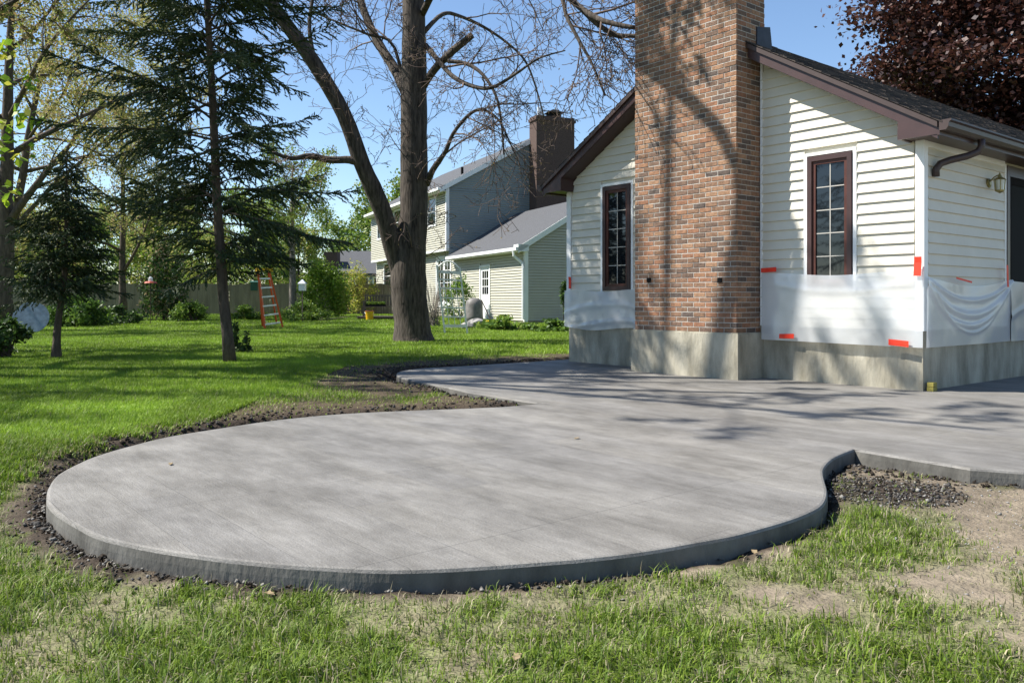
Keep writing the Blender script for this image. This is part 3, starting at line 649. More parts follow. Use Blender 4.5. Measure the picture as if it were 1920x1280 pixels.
for grp, q in (('up', -.35), ('lo', 0), ('ga', 0)):
    for i, (a, b, z0, z1) in enumerate(NW[grp]):
        door = grp == 'ga' or (grp == 'lo' and i == 0)
        mb = MB(); c = .1
        for x in ((a - c, a, z0 - c * (not door), z1 + c), (b, b + c, z0 - c * (not door), z1 + c), (a, b, z1, z1 + c)): mb.box(N, x[0], x[1], q - .05, q + .04, x[2], x[3])
        if not door: mb.box(N, a, b, q - .06, q + .04, z0 - c, z0)
        o = mb.build('door' if door else 'window', 'sage_white', nb)
        if grp == 'ga':
            p = MB(); p.box(N, a, b, q - .01, q + .04, z0, z0 + 1.15); p.box(N, a, a + .16, q - .01, q + .04, z0 + 1.15, z1); p.box(N, b - .16, b, q - .01, q + .04, z0 + 1.15, z1); p.box(N, a + .16, b - .16, q - .01, q + .04, z1 - .16, z1); p.build('door_leaf', 'sage_white', o)
            a, b, z0, z1 = a + .16, b - .16, z0 + 1.15, z1 - .16; nxp, nzp = 3, 3
        elif door:
            p = MB(); mid = (a + b) / 2
            for x0, x1 in ((a, a + .14), (mid - .14, mid + .14), (b - .14, b)): p.box(N, x0, x1, q - .01, q + .04, z0, z1)
            for x0, x1 in ((a + .14, mid - .14), (mid + .14, b - .14)): p.box(N, x0, x1, q - .01, q + .04, z0, z0 + .3); p.box(N, x0, x1, q - .01, q + .04, z1 - .14, z1)
            p.build('door_leaf', 'sage_white', o); nxp, nzp = 4, 4
        else: nxp, nzp = 1, 2
        for x in range(nxp):
            for y in range(nzp):
                p = MB(); g_ = .018; p.box(N, a + (b - a) * x / nxp + g_, a + (b - a) * (x + 1) / nxp - g_, q - .004, q + .035, z0 + (z1 - z0) * y / nzp + g_, z0 + (z1 - z0) * (y + 1) / nzp - g_); p.build('pane', 'glass', o)
        if nxp * nzp > 1:
            p = MB()
            for x in range(1, nxp): xx = a + (b - a) * x / nxp; p.box(N, xx - .017, xx + .017, q - .012, q + .03, z0, z1)
            for y in range(1, nzp): zz = z0 + (z1 - z0) * y / nzp; p.box(N, a, b, q - .010, q + .028, zz - .017, zz + .017)
            p.build('muntin', 'sage_white', o)
mb = MB(); mb.box(N, 7.6, 8.44, 4.2, 6.4, 3.5, 10.6); mb.box(N, 7.54, 8.46, 4.14, 6.46, 10.35, 10.5); nch = mb.build('chimney', 'far_brick', nb)
mb = MB(); mb.tube([N(8.0, 4.6, 10.6), N(8.0, 4.6, 11.1)], [.16, .16], 10); mb.build('flue', 'aluminium', nch)
mb = MB(); mb.box(N, 7.75, 8.3, 5.1, 5.7, 10.6, 10.85); mb.hexa([N(7.6, 4.95, 10.85), N(8.45, 4.95, 10.85), N(8.45, 5.85, 10.85), N(7.6, 5.85, 10.85), N(7.9, 5.3, 11.05), N(8.1, 5.3, 11.05), N(8.1, 5.5, 11.05), N(7.9, 5.5, 11.05)]); mb.build('chimney_cowl', 'black', nch)
mb = MB(); mb.tube([N(9.6, .9, 7.4), N(9.6, .9, 8.0)], [.07, .07], 8); mb.build('roof_vent', 'black', nb)

# ------------------------------------------------------------------ trees
def grow(mb, p, d, L, r, lev, cfg, tips, segs=6, cid=0):
    """one limb and its children; collects tips for leaves"""
    pts = [Vector(p)]; rad = [r]; d = Vector(d).normalized(); wob = cfg['wob'][min(lev, len(cfg['wob']) - 1)]; grav = cfg['grav'][min(lev, len(cfg['grav']) - 1)]
    for i in range(segs):
        d = (d + Vector((random.gauss(0, wob), random.gauss(0, wob), random.gauss(0, wob) + grav))).normalized()
        pts.append(pts[-1] + d * (L / segs)); rad.append(max(r * (1 - (i + 1) / segs * cfg['taper']), cfg['rmin']))
    mb.tube(pts, rad, 9 if r > .12 else (6 if r > .04 else (4 if r > .015 else 3)))
    sub(mb, pts, rad, L, lev, cfg, tips)
def sub(mb, pts, rad, L, lev, cfg, tips):
    if lev >= cfg['depth']:
        for i in range(1, len(pts)): tips.append(pts[i])
        return
    n = cfg['n'][lev]; n = int(n) if random.random() > n % 1 else int(n) + 1
    for k in range(n):
        q = cfg['start'][min(lev, len(cfg['start']) - 1)] + (1 - cfg['start'][min(lev, len(cfg['start']) - 1)]) * ((k + random.random()) / n)
        x = q * (len(pts) - 1); i = min(int(x), len(pts) - 2); p = pts[i].lerp(pts[i + 1], x - i); ax = (pts[i + 1] - pts[i]).normalized()
        o = ax.orthogonal().normalized(); o.rotate(Matrix.Rotation(random.uniform(0, 2 * math.pi), 3, ax))
        ang = math.radians(random.uniform(*cfg['ang'])); d = ax * math.cos(ang) + o * math.sin(ang); d.z += cfg.get('lift', 0)
        l = L * random.uniform(*cfg['len']) * (1.15 - .5 * q); rr = max(min(rad[i] * .62, l * cfg['thin']), cfg['rmin'])
        grow(mb, p, d, l, rr, lev + 1, cfg, tips, segs=max(3, 6 - lev))
# --- big bare maple
mz = gpt(775, 640); ZM = mz.y
maple = thing('maple_tree', mz, 'massive forked bare maple with thick dark trunk standing on the lawn', 'tree')
tm = MB()
def limb(pts, mb=None): 
    P = [pix(x, y, ZM + dz) for x, y, dz, w in pts]; R = [w * ZM / F / 2 for x, y, dz, w in pts]
    # catmull refine
    Q = []; RR = []
    for i in range(len(P) - 1):
        p0, p1, p2, p3 = P[max(i - 1, 0)], P[i], P[i + 1], P[min(i + 2, len(P) - 1)]
        for t in (0, .25, .5, .75):
            Q.append(.5 * ((2 * p1) + (p2 - p0) * t + (2 * p0 - 5 * p1 + 4 * p2 - p3) * t * t + (-p0 + 3 * p1 - 3 * p2 + p3) * t ** 3)); RR.append(R[i] + (R[i + 1] - R[i]) * t)
    return Q + [P[-1]], RR + [R[-1]]
trunk = limb([(776, 650, 0, 92), (774, 632, 0, 74), (772, 600, 0, 66), (768, 560, 0, 66), (766, 520, 0, 68), (768, 470, 0, 62), (776, 400, 0, 52), (776, 300, 0, 51), (776, 250, 0, 50), (776, 150, 0, 48), (776, 60, 0, 44), (774, -40, 0, 40), (770, -180, 0, 34), (765, -330, 0, 26)])
left = limb([(760, 530, 0, 48), (742, 480, -.1, 44), (715, 390, -.4, 40), (680, 310, -.7, 36), (645, 215, -.9, 33), (590, 120, -1.1, 31), (540, 50, -1.2, 29), (492, -20, -1.3, 27), (440, -120, -1.4, 22), (400, -220, -1.5, 16)])
left = (left[0], [r * .84 for r in left[1]]); tm.tube(*trunk, 16, wob=.03); tm.tube(*left, 12, wob=.03); tm.build('trunk', 'bark_maple', maple, smooth=True)
LB = [
 [(760, 170, 0, 22), (740, 130, .5, 20), (712, 85, .9, 18), (690, 40, 1.2, 16), (672, -10, 1.5, 14), (650, -90, 2, 9)],
 [(792, 165, 0, 15), (815, 130, -.5, 14), (845, 100, -.9, 13), (885, 66, -1.2, 12)],
 [(795, 60, 0, 10), (830, 27, .6, 8), (860, 30, 1, 7), (905, 50, 1.5, 6), (950, 80, 2, 5), (985, 115, 2.2, 4.5), (1005, 165, 2.3, 3.5), (1020, 220, 2.4, 2.5)],
 [(798, 85, 0, 10), (815, 105, -.5, 9), (845, 140, -1.2, 8), (880, 160, -1.6, 7.5), (920, 165, -2, 6.5), (965, 140, -2.4, 5), (1010, 110, -2.8, 3), (1060, 95, -3, 2)],
 [(840, 115, -.9, 8), (875, 120, -1.1, 7), (905, 140, -1.4, 6), (930, 180, -1.6, 5), (940, 230, -1.7, 4), (945, 290, -1.8, 3)],
 [(800, 345, 0, 14), (812, 318, -.4, 12), (835, 285, -.8, 8), (850, 250, -1, 7), (880, 215, -1.2, 6), (905, 206, -1.4, 5), (935, 225, -1.5, 4), (955, 265, -1.6, 3), (975, 310, -1.7, 2)],
 [(684, 308, -.75, 16), (655, 300, -.8, 14), (620, 300, -.9, 13), (580, 293, -1.1, 11), (545, 297, -1.3, 8), (510, 285, -1.5, 5)],
 [(768, 230, 0, 8), (740, 90, .2, 6), (690, 65, .3, 5), (640, 45, .4, 4), (580, 20, .5, 3)],
 [(790, 30, 0, 14), (840, -60, -2, 12), (920, -120, -4, 11), (1000, -80, -6, 9), (1060, -10, -7, 8), (1110, 30, -7.5, 7), (1150, 45, -7.8, 6), (1190, 52, -8, 5)],
 [(1050, -20, -7, 8), (1085, 12, -7.2, 7), (1120, 45, -7.4, 6.5), (1155, 66, -7.6, 6), (1190, 68, -7.7, 5), (1230, 75, -7.8, 3)],
 [(1000, -80, -6, 7), (1050, -10, -6.4, 5.5), (1062, 30, -6.6, 5), (1085, 75, -6.8, 4.5), (1110, 120, -7, 3.5), (1135, 180, -7, 2.5)],
 [(790, -60, 0, 16), (860, -200, 1, 13), (930, -300, 1.6, 8)], [(760, -100, 0, 16), (690, -240, 1.5, 12), (640, -340, 2, 7)],
 [(770, -30, 0, 12), (720, -110, -2, 10), (690, -190, -4, 6)], [(590, 120, -1.1, 10), (580, 40, -.7, 7), (600, -60, -.5, 5)]]
MC = dict(depth=3, n=[11, 6, 4], start=[.22, .2, .2], ang=(28, 68), len=(.30, .62), thin=.011, rmin=.006, taper=.75, wob=[.1, .16, .2, .22], grav=[0, -.015, -.05, -.03], lift=.12)
br = MB(); tw = MB(); tips = []
for L_ in LB:
    P, R = limb(L_); br.tube(P, [max(r, .012) for r in R], 8, wob=.05)
    ln = sum((P[i + 1] - P[i]).length for i in range(len(P) - 1)); ln = min(ln, 4.5)
    sub(tw, P, R, ln, 0, MC, tips)
for P, R, a in ((trunk[0], trunk[1], 22), (left[0], left[1], 12)):
    c = dict(MC); c['n'] = [int(a * 1.3), 6, 4]; c['start'] = [.3, .2, .2]; sub(tw, P, [r * .12 for r in R], 3.2, 0, c, tips)
br.build('branch', 'bark_maple', maple, smooth=True); tw.build('twigs', 'twig', maple, smooth=True, kind='stuff')
tp_ = np.array([tuple(p) for p in random.sample(tips, min(3500, len(tips)))]); leaves('buds', tp_ + RNG.normal(size=tp_.shape) * .02, .022, ['bud_2', 'twig'], maple, .6, kind='stuff')

# --- spruces
def spruce(name, base, top_fn, Hh, z0, rad_fn, nb_, label, trunk_r, seed, dens=1., open_=0., curve=None, up=.1):
    random.seed(seed); rs = np.random.default_rng(seed)
    t = thing(name, base, label, 'tree'); B = Vector(base)
    ax = lambda z: B + Vector((*top_fn(z), z)); mb = MB(); zs = np.linspace(-.1, Hh, 22)
    mb.tube([ax(z) for z in zs], [max(trunk_r * (1 - .93 * max(z, 0) / Hh) * (1.25 if z < .1 else 1), .01) for z in zs], 10, wob=.05); mb.build('trunk', 'bark_dark', t, smooth=True)
    bm_ = MB(); NP, NA, NS = [], [], []
    for i in range(nb_):
        z = z0 + (Hh - z0) * ((i + random.random()) / nb_) ** 1.05; az = i * 2.399 + random.uniform(-.5, .5); L = rad_fn(z) * random.uniform(.42, 1.12)
        if random.random() < open_: continue
        d = Vector((math.cos(az), math.sin(az), up + random.uniform(-.42, .42))); p = ax(z); pts = [p]; n = 8
        for k in range(n):
            d.z += (-.055 if k < n * .55 else .07) + random.gauss(0, .02); d.x += random.gauss(0, .04); d.y += random.gauss(0, .04); d.normalize(); pts.append(pts[-1] + d * (L / n))
        bm_.tube(pts, [max(.018 * L / 2 * (1 - k / n * .85), .004) for k in range(n + 1)], 4)
        ns = int(L / .07 * dens)
        for k in range(ns):
            q = .16 + .84 * (k + random.random()) / ns; x = q * n; j = min(int(x), n - 1); o = pts[j].lerp(pts[j + 1], x - j); dd = (pts[j + 1] - pts[j]).normalized()
            sd_ = dd.cross(Vector((0, 0, 1))).normalized() * (1 if k % 2 else -1); l2 = (.16 + .42 * L * (1 - q) * .6) * random.uniform(.6, 1.2)
            td = (dd * .7 + sd_ * random.uniform(.3, 1) + Vector((0, 0, -.3 + random.gauss(0, .3)))).normalized()
            m_ = max(2, int(l2 / .045))
            for e in range(m_):
                pp = o + td * (l2 * (e + .5) / m_) + Vector((0, 0, -.12 * l2 * ((e + .5) / m_) ** 2))
                for rep in range(3):
                    NP.append(pp); NA.append(td + Vector((random.gauss(0, .38), random.gauss(0, .38), random.gauss(0, .3) - .1))); NS.append(random.uniform(.028, .055))
    bm_.build('branches', 'bark_dark', t, kind='stuff')
    P = np.array([tuple(p) for p in NP]); A = unit(np.array([tuple(a) for a in NA])); s = np.array(NS)[:, None]; n = len(P)
    b = unit(np.cross(A, rs.normal(size=(n, 3))))
    V = np.stack([P - A * s, P + b * s * .27, P + A * s * 1.15, P - b * s * .27], 1).reshape(-1, 3)
    rawmesh('needles', V, np.arange(4 * n).reshape(n, 4), ['needle_0', 'needle_1', 'needle_2'], t, np.minimum(rs.integers(0, 5, n) // 2, 2), kind='stuff')
    return t
sb = gpt(432, 681); ZS = sb.y; zpx = lambda y: CAMZ + (YH - y) / F * ZS - sb.z
def lean(z):
    y = YH - (z + sb.z - CAMZ) * F / ZS; x = np.interp(-y, [-681, -560, -400, -200, 0, 400], [432, 419, 408, 399, 388, 372]); return ((x - 432) / F * ZS, 0)
spruce('spruce_tree', sb, lean, 12.5, 1.5, lambda z: np.interp(z, [1.4, 2.2, 3.6, 6, 8, 12.5], [1.3, 2.1, 2.4, 2.5, 2.1, .15]), 255, 'tall open dark spruce with bare lower trunk, next to the patio lawn', .092, 5, dens=1.75, open_=.1, up=.2)
s2 = gpt(105, 673)
spruce('spruce_tree', s2, lambda z: (np.interp(z, [0, .5, 1.1, 1.7, 4], [0, 0.02, .10, .17, .2]), 0), 3.7, 1.15, lambda z: np.interp(z, [.9, 1.3, 2.4, 3.7], [1.0, 1.2, .85, .08]), 210, 'small bushy spruce with a crooked brown trunk near the tilted disc', .075, 9, dens=1.2)
# --- leafy / budding trees
def broad(name, base, label, cat, Hh, cfg, r, mats, nleaf, size, bark, group=None, forks=6, spread=.5, first=.25, jitter=.16, seed=1, droop=0., leanv=(0, 0), leafname='crown'):
    random.seed(seed); t = thing(name, base, label, cat, group); B = Vector(base); mb = MB(); tips = []
    zs = np.linspace(0, 1, 12); tpts = [B + Vector((leanv[0] * q * Hh + random.gauss(0, .03) * Hh * .05, leanv[1] * q * Hh + random.gauss(0, .03) * Hh * .05, -.1 + q * Hh * .85)) for q in zs]; trad = [r * (1 - .85 * q) * (1.3 if q == 0 else 1) for q in zs]
    mb.tube(tpts, trad, 10)
    bw = MB()
    for k in range(forks):
        q = first + (1 - first) * (k + random.random() * .7) / forks; i = min(int(q * 11), 10); a = k * 2.4 + random.uniform(-.5, .5)
        d = Vector((math.cos(a) * spread, math.sin(a) * spread, random.uniform(.35, .9))); l = Hh * random.uniform(.30, .45) * (1.15 - .5 * q)
        grow(bw, tpts[i], d, l, trad[i] * .55, 1, cfg, tips)
    tr_ = mb.build('trunk', bark, t, smooth=True); bw.build('branches', bark, t, smooth=True, kind='stuff')
    tp_ = np.array([tuple(p) for p in tips]); P = tp_[RNG.integers(0, len(tp_), nleaf)] + RNG.normal(size=(nleaf, 3)) * jitter
    leaves(leafname, P, size, mats, t, .6, droop=droop, kind='stuff'); return t
BC = dict(depth=3, n=[5, 5, 4], start=[.25, .2], ang=(25, 60), len=(.38, .62), thin=.014, rmin=.008, taper=.75, wob=[.08, .12, .16], grav=[.02, .0, -.06], lift=.15)
WC = dict(BC); WC.update(n=[5, 6, 5], grav=[.03, -.02, -.14, -.2], wob=[.08, .1, .1])
purp = broad('purple_maple', (14.6, 23.5, 0), 'dark purple-leaved maple rising behind the roof of the cream house', 'tree', 13.5, dict(BC, n=[5, 5, 3]), .28, ['purple_0'], 3000, .08, 'bark_dark', forks=14, spread=.95, first=.2, jitter=.26, seed=3, leafname='inner_leaves')
ctr = np.array([14.9, 23.5, 8.2]); dv = unit(RNG.normal(size=(330, 3))); rr_ = RNG.uniform(.35, 1.0, (330, 1)) ** .6; cc = ctr + dv * rr_ * np.array([5.0, 4.6, 5.2]) * (1 + .12 * np.sin(dv[:, :1] * 5 + dv[:, 2:] * 7))
P_ = cc[RNG.integers(0, 330, 120000)] + RNG.normal(size=(120000, 3)) * np.array([.42, .42, .26]); leaves('crown', P_, .07, ['purple_0', 'purple_1', 'purple_2', 'purple_2'], purp, .75, flat=.35, kind='stuff')
def far(px_, Z): return ((px_ - CX) / F * Z, Z, gh((px_ - CX) / F * Z, Z))
lt = ['bud_0', 'bud_1', 'bud_0', 'bud_2']
broad('budding_tree', far(5, 27), 'tall budding tree with stout dark trunk and drooping golden catkins behind the small spruce', 'tree', 15, WC, .32, lt, 26000, .05, 'bark_dark', forks=12, spread=.7, first=.3, seed=21, droop=.5, leanv=(.02, 0))
broad('budding_tree', far(-10, 36), 'leaning budding tree with golden catkins whose limbs slant up to the right', 'tree', 17, WC, .26, lt, 26000, .055, 'bark_dark', forks=12, spread=.75, first=.25, seed=22, droop=.5, leanv=(.16, 0))
broad('budding_tree', far(230, 43), 'slender budding tree of yellow tassels standing behind the tall spruce', 'tree', 15, WC, .2, lt, 22000, .06, 'bark_dark', forks=12, spread=.65, first=.2, seed=23, droop=.4)
broad('birch_tree', far(548, 41), 'slim pale-barked tree beside the ladder, light green on top', 'tree', 9, BC, .2, ['leaf_1', 'leaf_0', 'bud_1'], 5000, .07, 'bark_grey', forks=9, spread=.6, first=.45, seed=24)
p0 = broad('green_tree', far(300, 62), 'pale green young-leaved tree beyond the board fence', 'tree', 8.5, BC, .2, ['leaf_1', 'leaf_0', 'bud_1', 'bud_0'], 9000, .12, 'bark_dark', 'trees beyond the fence', forks=10, spread=.8, first=.12, jitter=.4, seed=31)
p1 = broad('green_tree', far(480, 70), 'pale green young-leaved tree beyond the board fence', 'tree', 10, BC, .2, ['leaf_0', 'leaf_1', 'bud_1', 'leaf_2'], 9000, .13, 'bark_dark', 'trees beyond the fence', forks=10, spread=.75, first=.12, jitter=.4, seed=32)
for i, (px_, Z, sc) in enumerate([(60, 64, 1.0), (160, 72, .9), (400, 58, .72), (230, 85, 1.1), (560, 75, .9), (640, 88, 1.0), (-60, 58, 1.1), (720, 82, 1.25), (500, 95, 1.2), (350, 100, 1.3), (100, 105, 1.4), (800, 110, 1.1), (-150, 75, 1.3)]):
    dupe((p0, p1)[i % 2], far(px_, Z), i * 1.3, sc)
# lime maple sprig reaching in from the left
spr = thing('young_maple', (-10.2, 14.4, .1), 'young maple with fresh lime leaves leaning in beside the budding trunk', 'tree'); mb = MB(); tips = []
mb.tube([(-10.2, 14.4, 0), (-10.1, 14.4, 2), (-9.9, 14.4, 4.6), (-9.8, 14.4, 6)], [.06, .05, .035, .01], 7); random.seed(4)
for zz, ll in ((3.0, 1.25), (3.7, 1.55), (4.2, 1.7), (4.9, 1.6), (5.4, 1.2)):
    P = [(-9.85, 14.4, zz - .15), (-9.85 + ll * .4, 14.3, zz + .08), (-9.85 + ll * .75, 14.35, zz + .1), (-9.85 + ll, 14.3, zz - .03)]; mb.tube(P, [.016, .012, .008, .005], 4); 
    for q in range(26): e = random.uniform(.5, 1.03); tips.append((-9.85 + ll * e + random.gauss(0, .06), 14.3 + random.gauss(0, .12), zz + .05 + random.gauss(0, .1)))
mb.build('trunk', 'bark_dark', spr); leaves('leaves', np.array(tips), .085, ['lime_0', 'lime_2', 'lime_1'], spr, .75, flat=.3, kind='stuff')
# shade trees outside the picture, to the sun side
SC = dict(MC, n=[7, 5, 4], depth=3, rmin=.013)
def shade(base, label, Hh, seed, r=.3, limbs=()):
    random.seed(seed); t = thing('bare_tree', base, label, 'tree'); B = Vector(base); mb = MB(); tw_ = MB(); tips = []
    z = np.linspace(0, 1, 12); P = [B + Vector((random.gauss(0, .08), random.gauss(0, .08), -.1 + q * Hh * .9)) for q in z]; R = [r * (1 - .85 * q) for q in z]; mb.tube(P, R, 10)
    for k in range(13):
        q = .38 + .6 * k / 13; i = min(int(q * 11), 10); a = k * 2.4; d = Vector((math.cos(a), math.sin(a), random.uniform(.35, .8))); grow(tw_, P[i], d, Hh * .3 * random.uniform(.8, 1.15) * (1.2 - .5 * q), R[i] * .6, 1, dict(SC, n=[5, 4, 3]), tips)
    for L3_, r3 in limbs:
        Pl = [Vector(p) for p in L3_]; Q_ = []
        for i in range(len(Pl) - 1):
            a_, b_, c_, d_ = Pl[max(i - 1, 0)], Pl[i], Pl[i + 1], Pl[min(i + 2, len(Pl) - 1)]
            for q in (0, .25, .5, .75): Q_.append(.5 * ((2 * b_) + (c_ - a_) * q + (2 * a_ - 5 * b_ + 4 * c_ - d_) * q * q + (-a_ + 3 * b_ - 3 * c_ + d_) * q ** 3))
        Rl = [r3 * (1 - .6 * i / len(Q_)) for i in range(len(Q_))]; mb.tube(Q_, Rl, 8); sub(tw_, Q_, [r * .6 for r in Rl], 4.0, 0, dict(SC, n=[5, 3, 2], start=[.25, .2]), tips)
    mb.build('trunk', 'bark_maple', t); tw_.build('branches', 'bark_maple', t, kind='stuff')
    tp_ = np.array([tuple(p) for p in tips]); leaves('buds', tp_[RNG.integers(0, len(tp_), 12000)] + RNG.normal(size=(12000, 3)) * .07, .05, ['bud_2', 'bud_1'], t, kind='stuff')
shade((-11.5, 12.5, .1), 'tall bare tree beside the patio lawn, past the lime-leaved young maple', 17.5, 41, .32, [
 ([(-11.4, 12.5, 9.5), (-7.5, 11.6, 12.4), (-4.5, 11.2, 11.8), (-1.7, 12.4, 8.9), (-.7, 12.9, 7.3)], .15), ([(-11.4, 12.5, 11), (-7, 12.2, 14), (-4.2, 11.9, 13.6), (-2.2, 11.6, 11.4), (-1.4, 11.5, 9.6)], .07),
 ([(-11.4, 12.5, 8), (-8, 10.4, 10), (-5, 9.6, 10), (-2.5, 9.3, 8.2)], .09), ([(-11.4, 12.5, 7), (-8.5, 13, 9), (-5.5, 14.2, 9.6), (-3, 15, 9)], .09), ([(-11.4, 12.5, 10), (-9, 9.5, 12), (-6.5, 7.8, 11.6), (-4.5, 7, 10.2)], .08)])
spruce('spruce_tree', Vector((-9.4, 11.1, .1)), lambda z: (0, 0), 16, 2.5, lambda z: np.interp(z, [2, 4, 10, 16], [1.5, 1.9, 1.5, .15]), 80, 'very tall spruce at the side of the yard, nearest the chimney axis', .2, 17, dens=.6, open_=.25)
shade((-13.5, 16.5, .1), 'bare spreading tree further along the lawn from the young maple', 15.5, 42)
spruce('spruce_tree', Vector((-11.6, 9.2, .1)), lambda z: (0, 0), 12.5, .8, lambda z: np.interp(z, [.8, 2, 6, 12.5], [1.6, 2.1, 1.8, .2]), 110, 'dense dark spruce at the side of the lawn, outside the yard view', .15, 15, dens=1.0)

spruce('spruce_tree', Vector((-9.9, 7.4, .1)), lambda z: (0, 0), 8.2, .8, lambda z: np.interp(z, [.8, 2, 5, 8.2], [1.4, 1.8, 1.3, .1]), 80, 'broad low spruce beside the yard, level with the round end of the patio', .13, 19, dens=1.0, open_=.05)
spruce('spruce_tree', Vector((-14.5, 13.3, .1)), lambda z: (0, 0), 14.5, .8, lambda z: np.interp(z, [.8, 2, 8, 14.5], [1.6, 2.2, 1.6, .1]), 100, 'tall spruce behind the bare trees at the side of the yard', .16, 20, dens=.6, open_=.15)
# ------------------------------------------------------------------ shrubs and plants
def shrub(base, label, w, h, n, size, mats, cat='shrub', name='shrub', seed=0, shape=2., flat=.1, stems=10, group=None):
    rs = np.random.default_rng(seed + 100); random.seed(seed); B = Vector(base); t = thing(name, base, label, cat, group)
    cl = []
    for k in range(max(8, n // 130)):
        a = rs.uniform(0, 2 * math.pi); q = rs.uniform(0, 1) ** .5; zz = rs.uniform(.08, 1); ww = (1 - abs(zz * 2 - .9) ** shape * .75); cl.append((math.cos(a) * q * w * ww, math.sin(a) * q * w * ww, zz * h))
    cl = np.array(cl); P = np.array(B) + cl[rs.integers(0, len(cl), n)] + rs.normal(size=(n, 3)) * np.array([w, w, h * .8]) * .13; P[:, 2] = np.maximum(P[:, 2], B.z + .02)
    leaves('leaves', P, size, mats, t, .5, flat=flat, kind='stuff'); mb = MB()
    for k in range(stems):
        c = cl[rs.integers(0, len(cl))]; mb.tube([B + Vector((random.gauss(0, .05 * w), random.gauss(0, .05 * w), -.03)), B + Vector((c[0] * .5, c[1] * .5, c[2] * .55)), B + Vector(c)], [.02, .014, .005], 4)
    mb.build('stems', 'bark_dark', t, kind='stuff'); return t
D3, L3, Y3 = ['deep_0', 'deep_1', 'deep_2'], ['leaf_0', 'leaf_1', 'leaf_2'], ['lime_0', 'lime_1', 'leaf_1']
shrub(gpt(12, 672), 'dark glossy-leaved bush at the foot of the tilted disc', .55, .62, 2200, .05, ['deep_0', 'deep_2', 'deep_1'], seed=1)
shrub(gpt(150, 612), 'rounded bright green leafy bush beside the small spruce', 1.15, 1.0, 5000, .07, ['deep_1', 'leaf_2', 'leaf_0'], seed=2)
shrub(gpt(222, 608), 'low dark green bush next to the rounded bright bush', .8, .65, 3000, .06, D3, seed=3)
shrub(gpt(112, 612), 'dark ferny bush between the disc and the small spruce trunk', .6, .7, 2600, .06, D3, seed=13)
shrub(gpt(307, 601), 'columnar evergreen bush with reddish tips and a red feeder before it', .95, 2.9, 7000, .075, ['deep_0', 'deep_1', 'leaf_2', 'dry_0'], seed=4, shape=3)
shrub(gpt(365, 602), 'pale green perennial clump left of the spruce trunk', .9, .8, 2600, .06, L3, seed=5)
shrub(gpt(458, 600), 'low lily clump at the base of the fence behind the spruce trunk', .9, .6, 2000, .07, L3, seed=6)
shrub(gpt(604, 595), 'bushy yellow-green forsythia in front of the fence', 1.4, 2.5, 8000, .075, ['leaf_1', 'leaf_0', 'lime_2'], seed=7)
shrub(gpt(570, 602), 'low pale green plants under the slim pale-barked tree', 1.2, .7, 3000, .06, L3, seed=8)
shrub(gpt(662, 590), 'thin golden-leaved shrub arching over the fence', 1.3, 2.7, 2600, .075, ['lime_1', 'bud_0', 'leaf_1'], seed=9, shape=1.2, flat=.4)
shrub(gpt(862, 600), 'green rose bush growing through the white trellis', .8, 1.7, 2600, .055, ['leaf_0', 'leaf_2', 'lime_2'], seed=10)
shrub(gpt(1033, 622), 'low hosta-like clump by the corner of the sage house', .75, .38, 1800, .07, ['deep_1', 'leaf_0'], seed=11, flat=.5)
shrub(gpt(1058, 612), 'tall thin bush against the sage wall behind the cream house', .3, 1.5, 900, .06, D3, seed=12)
shrub(gpt(447, 662), 'little spruce sapling beside the tall spruce trunk', .28, .55, 800, .035, ['needle_1', 'deep_0'], seed=14)
shrub(gpt(955, 618), 'iris leaves along the foot of the sage wall', 1.2, .45, 900, .1, L3, seed=15, flat=0)
# bare rose canes
cn = thing('bare_shrub', gpt(812, 612), 'tangle of bare grey canes between maple trunk and trellis', 'shrub'); mb = MB(); random.seed(3); B = Vector(cn.location)
for k in range(60):
    a = random.uniform(0, 6.28); h_ = random.uniform(.6, 1.7); w_ = random.uniform(.2, .8); mb.tube([B + Vector((random.gauss(0, .15), random.gauss(0, .15), 0)), B + Vector((math.cos(a) * w_ * .4, math.sin(a) * w_ * .4, h_ * .6)), B + Vector((math.cos(a) * w_ * .8, math.sin(a) * w_ * .8, h_)), B + Vector((math.cos(a) * w_ * 1.2, math.sin(a) * w_ * 1.2, h_ * .85))], [.012, .01, .008, .005], 3)
mb.build('canes', 'bark_grey', cn, kind='stuff')

# ------------------------------------------------------------------ fence, far house
fz = .22
for k in range(22):
    x0 = -34 + k * 2.44
    if x0 > -5.5: break
    yy = 50 + .02 * x0
    f0 = thing('fence_panel', (x0, yy, fz), 'weathered olive-grey board fence panel closing the back of the yard', 'fence', 'fence panels along the back of the yard')
    cxp = CX + F * (x0 + 1.2) / yy; nearby = [(307, 'behind the columnar evergreen'), (412, 'behind the tall spruce trunk'), (476, 'carrying the dark green box'), (548, 'behind the slim pale-barked tree'), (604, 'behind the forsythia'), (662, 'under the golden-leaved shrub'), (150, 'behind the rounded bright bush'), (230, 'behind the low dark bush')]
    nn = min(nearby, key=lambda e: abs(e[0] - cxp))
    if abs(nn[0] - cxp) < 39: f0['label'] = 'weathered olive-grey board fence panel ' + nn[1]
    mb = MB(); mb.box(XYZ, x0 - .06, x0 + .06, yy - .02, yy + .1, -.1, fz + 1.95); mb.build('post', 'fence_wood', f0)
    for zz in (.5, 1.6): mb = MB(); mb.box(XYZ, x0 + .06, x0 + 2.38, yy + .02, yy + .07, fz + zz, fz + zz + .09); mb.build('rail', 'fence_wood', f0)
    mb = MB(); random.seed(k)
    for j in range(16): a = x0 + .065 + j * .1447; mb.box(XYZ, a, a + .138, yy - .02 + random.uniform(-.006, .006), yy + .018, fz - .1, fz + 1.82 + random.uniform(-.02, .02) + .08 * math.sin(math.pi * (j + .5) / 16))
    mb.build('boards', 'fence_wood', f0, kind='stuff')
def Q(x, y, z): return Vector((x, y, z))
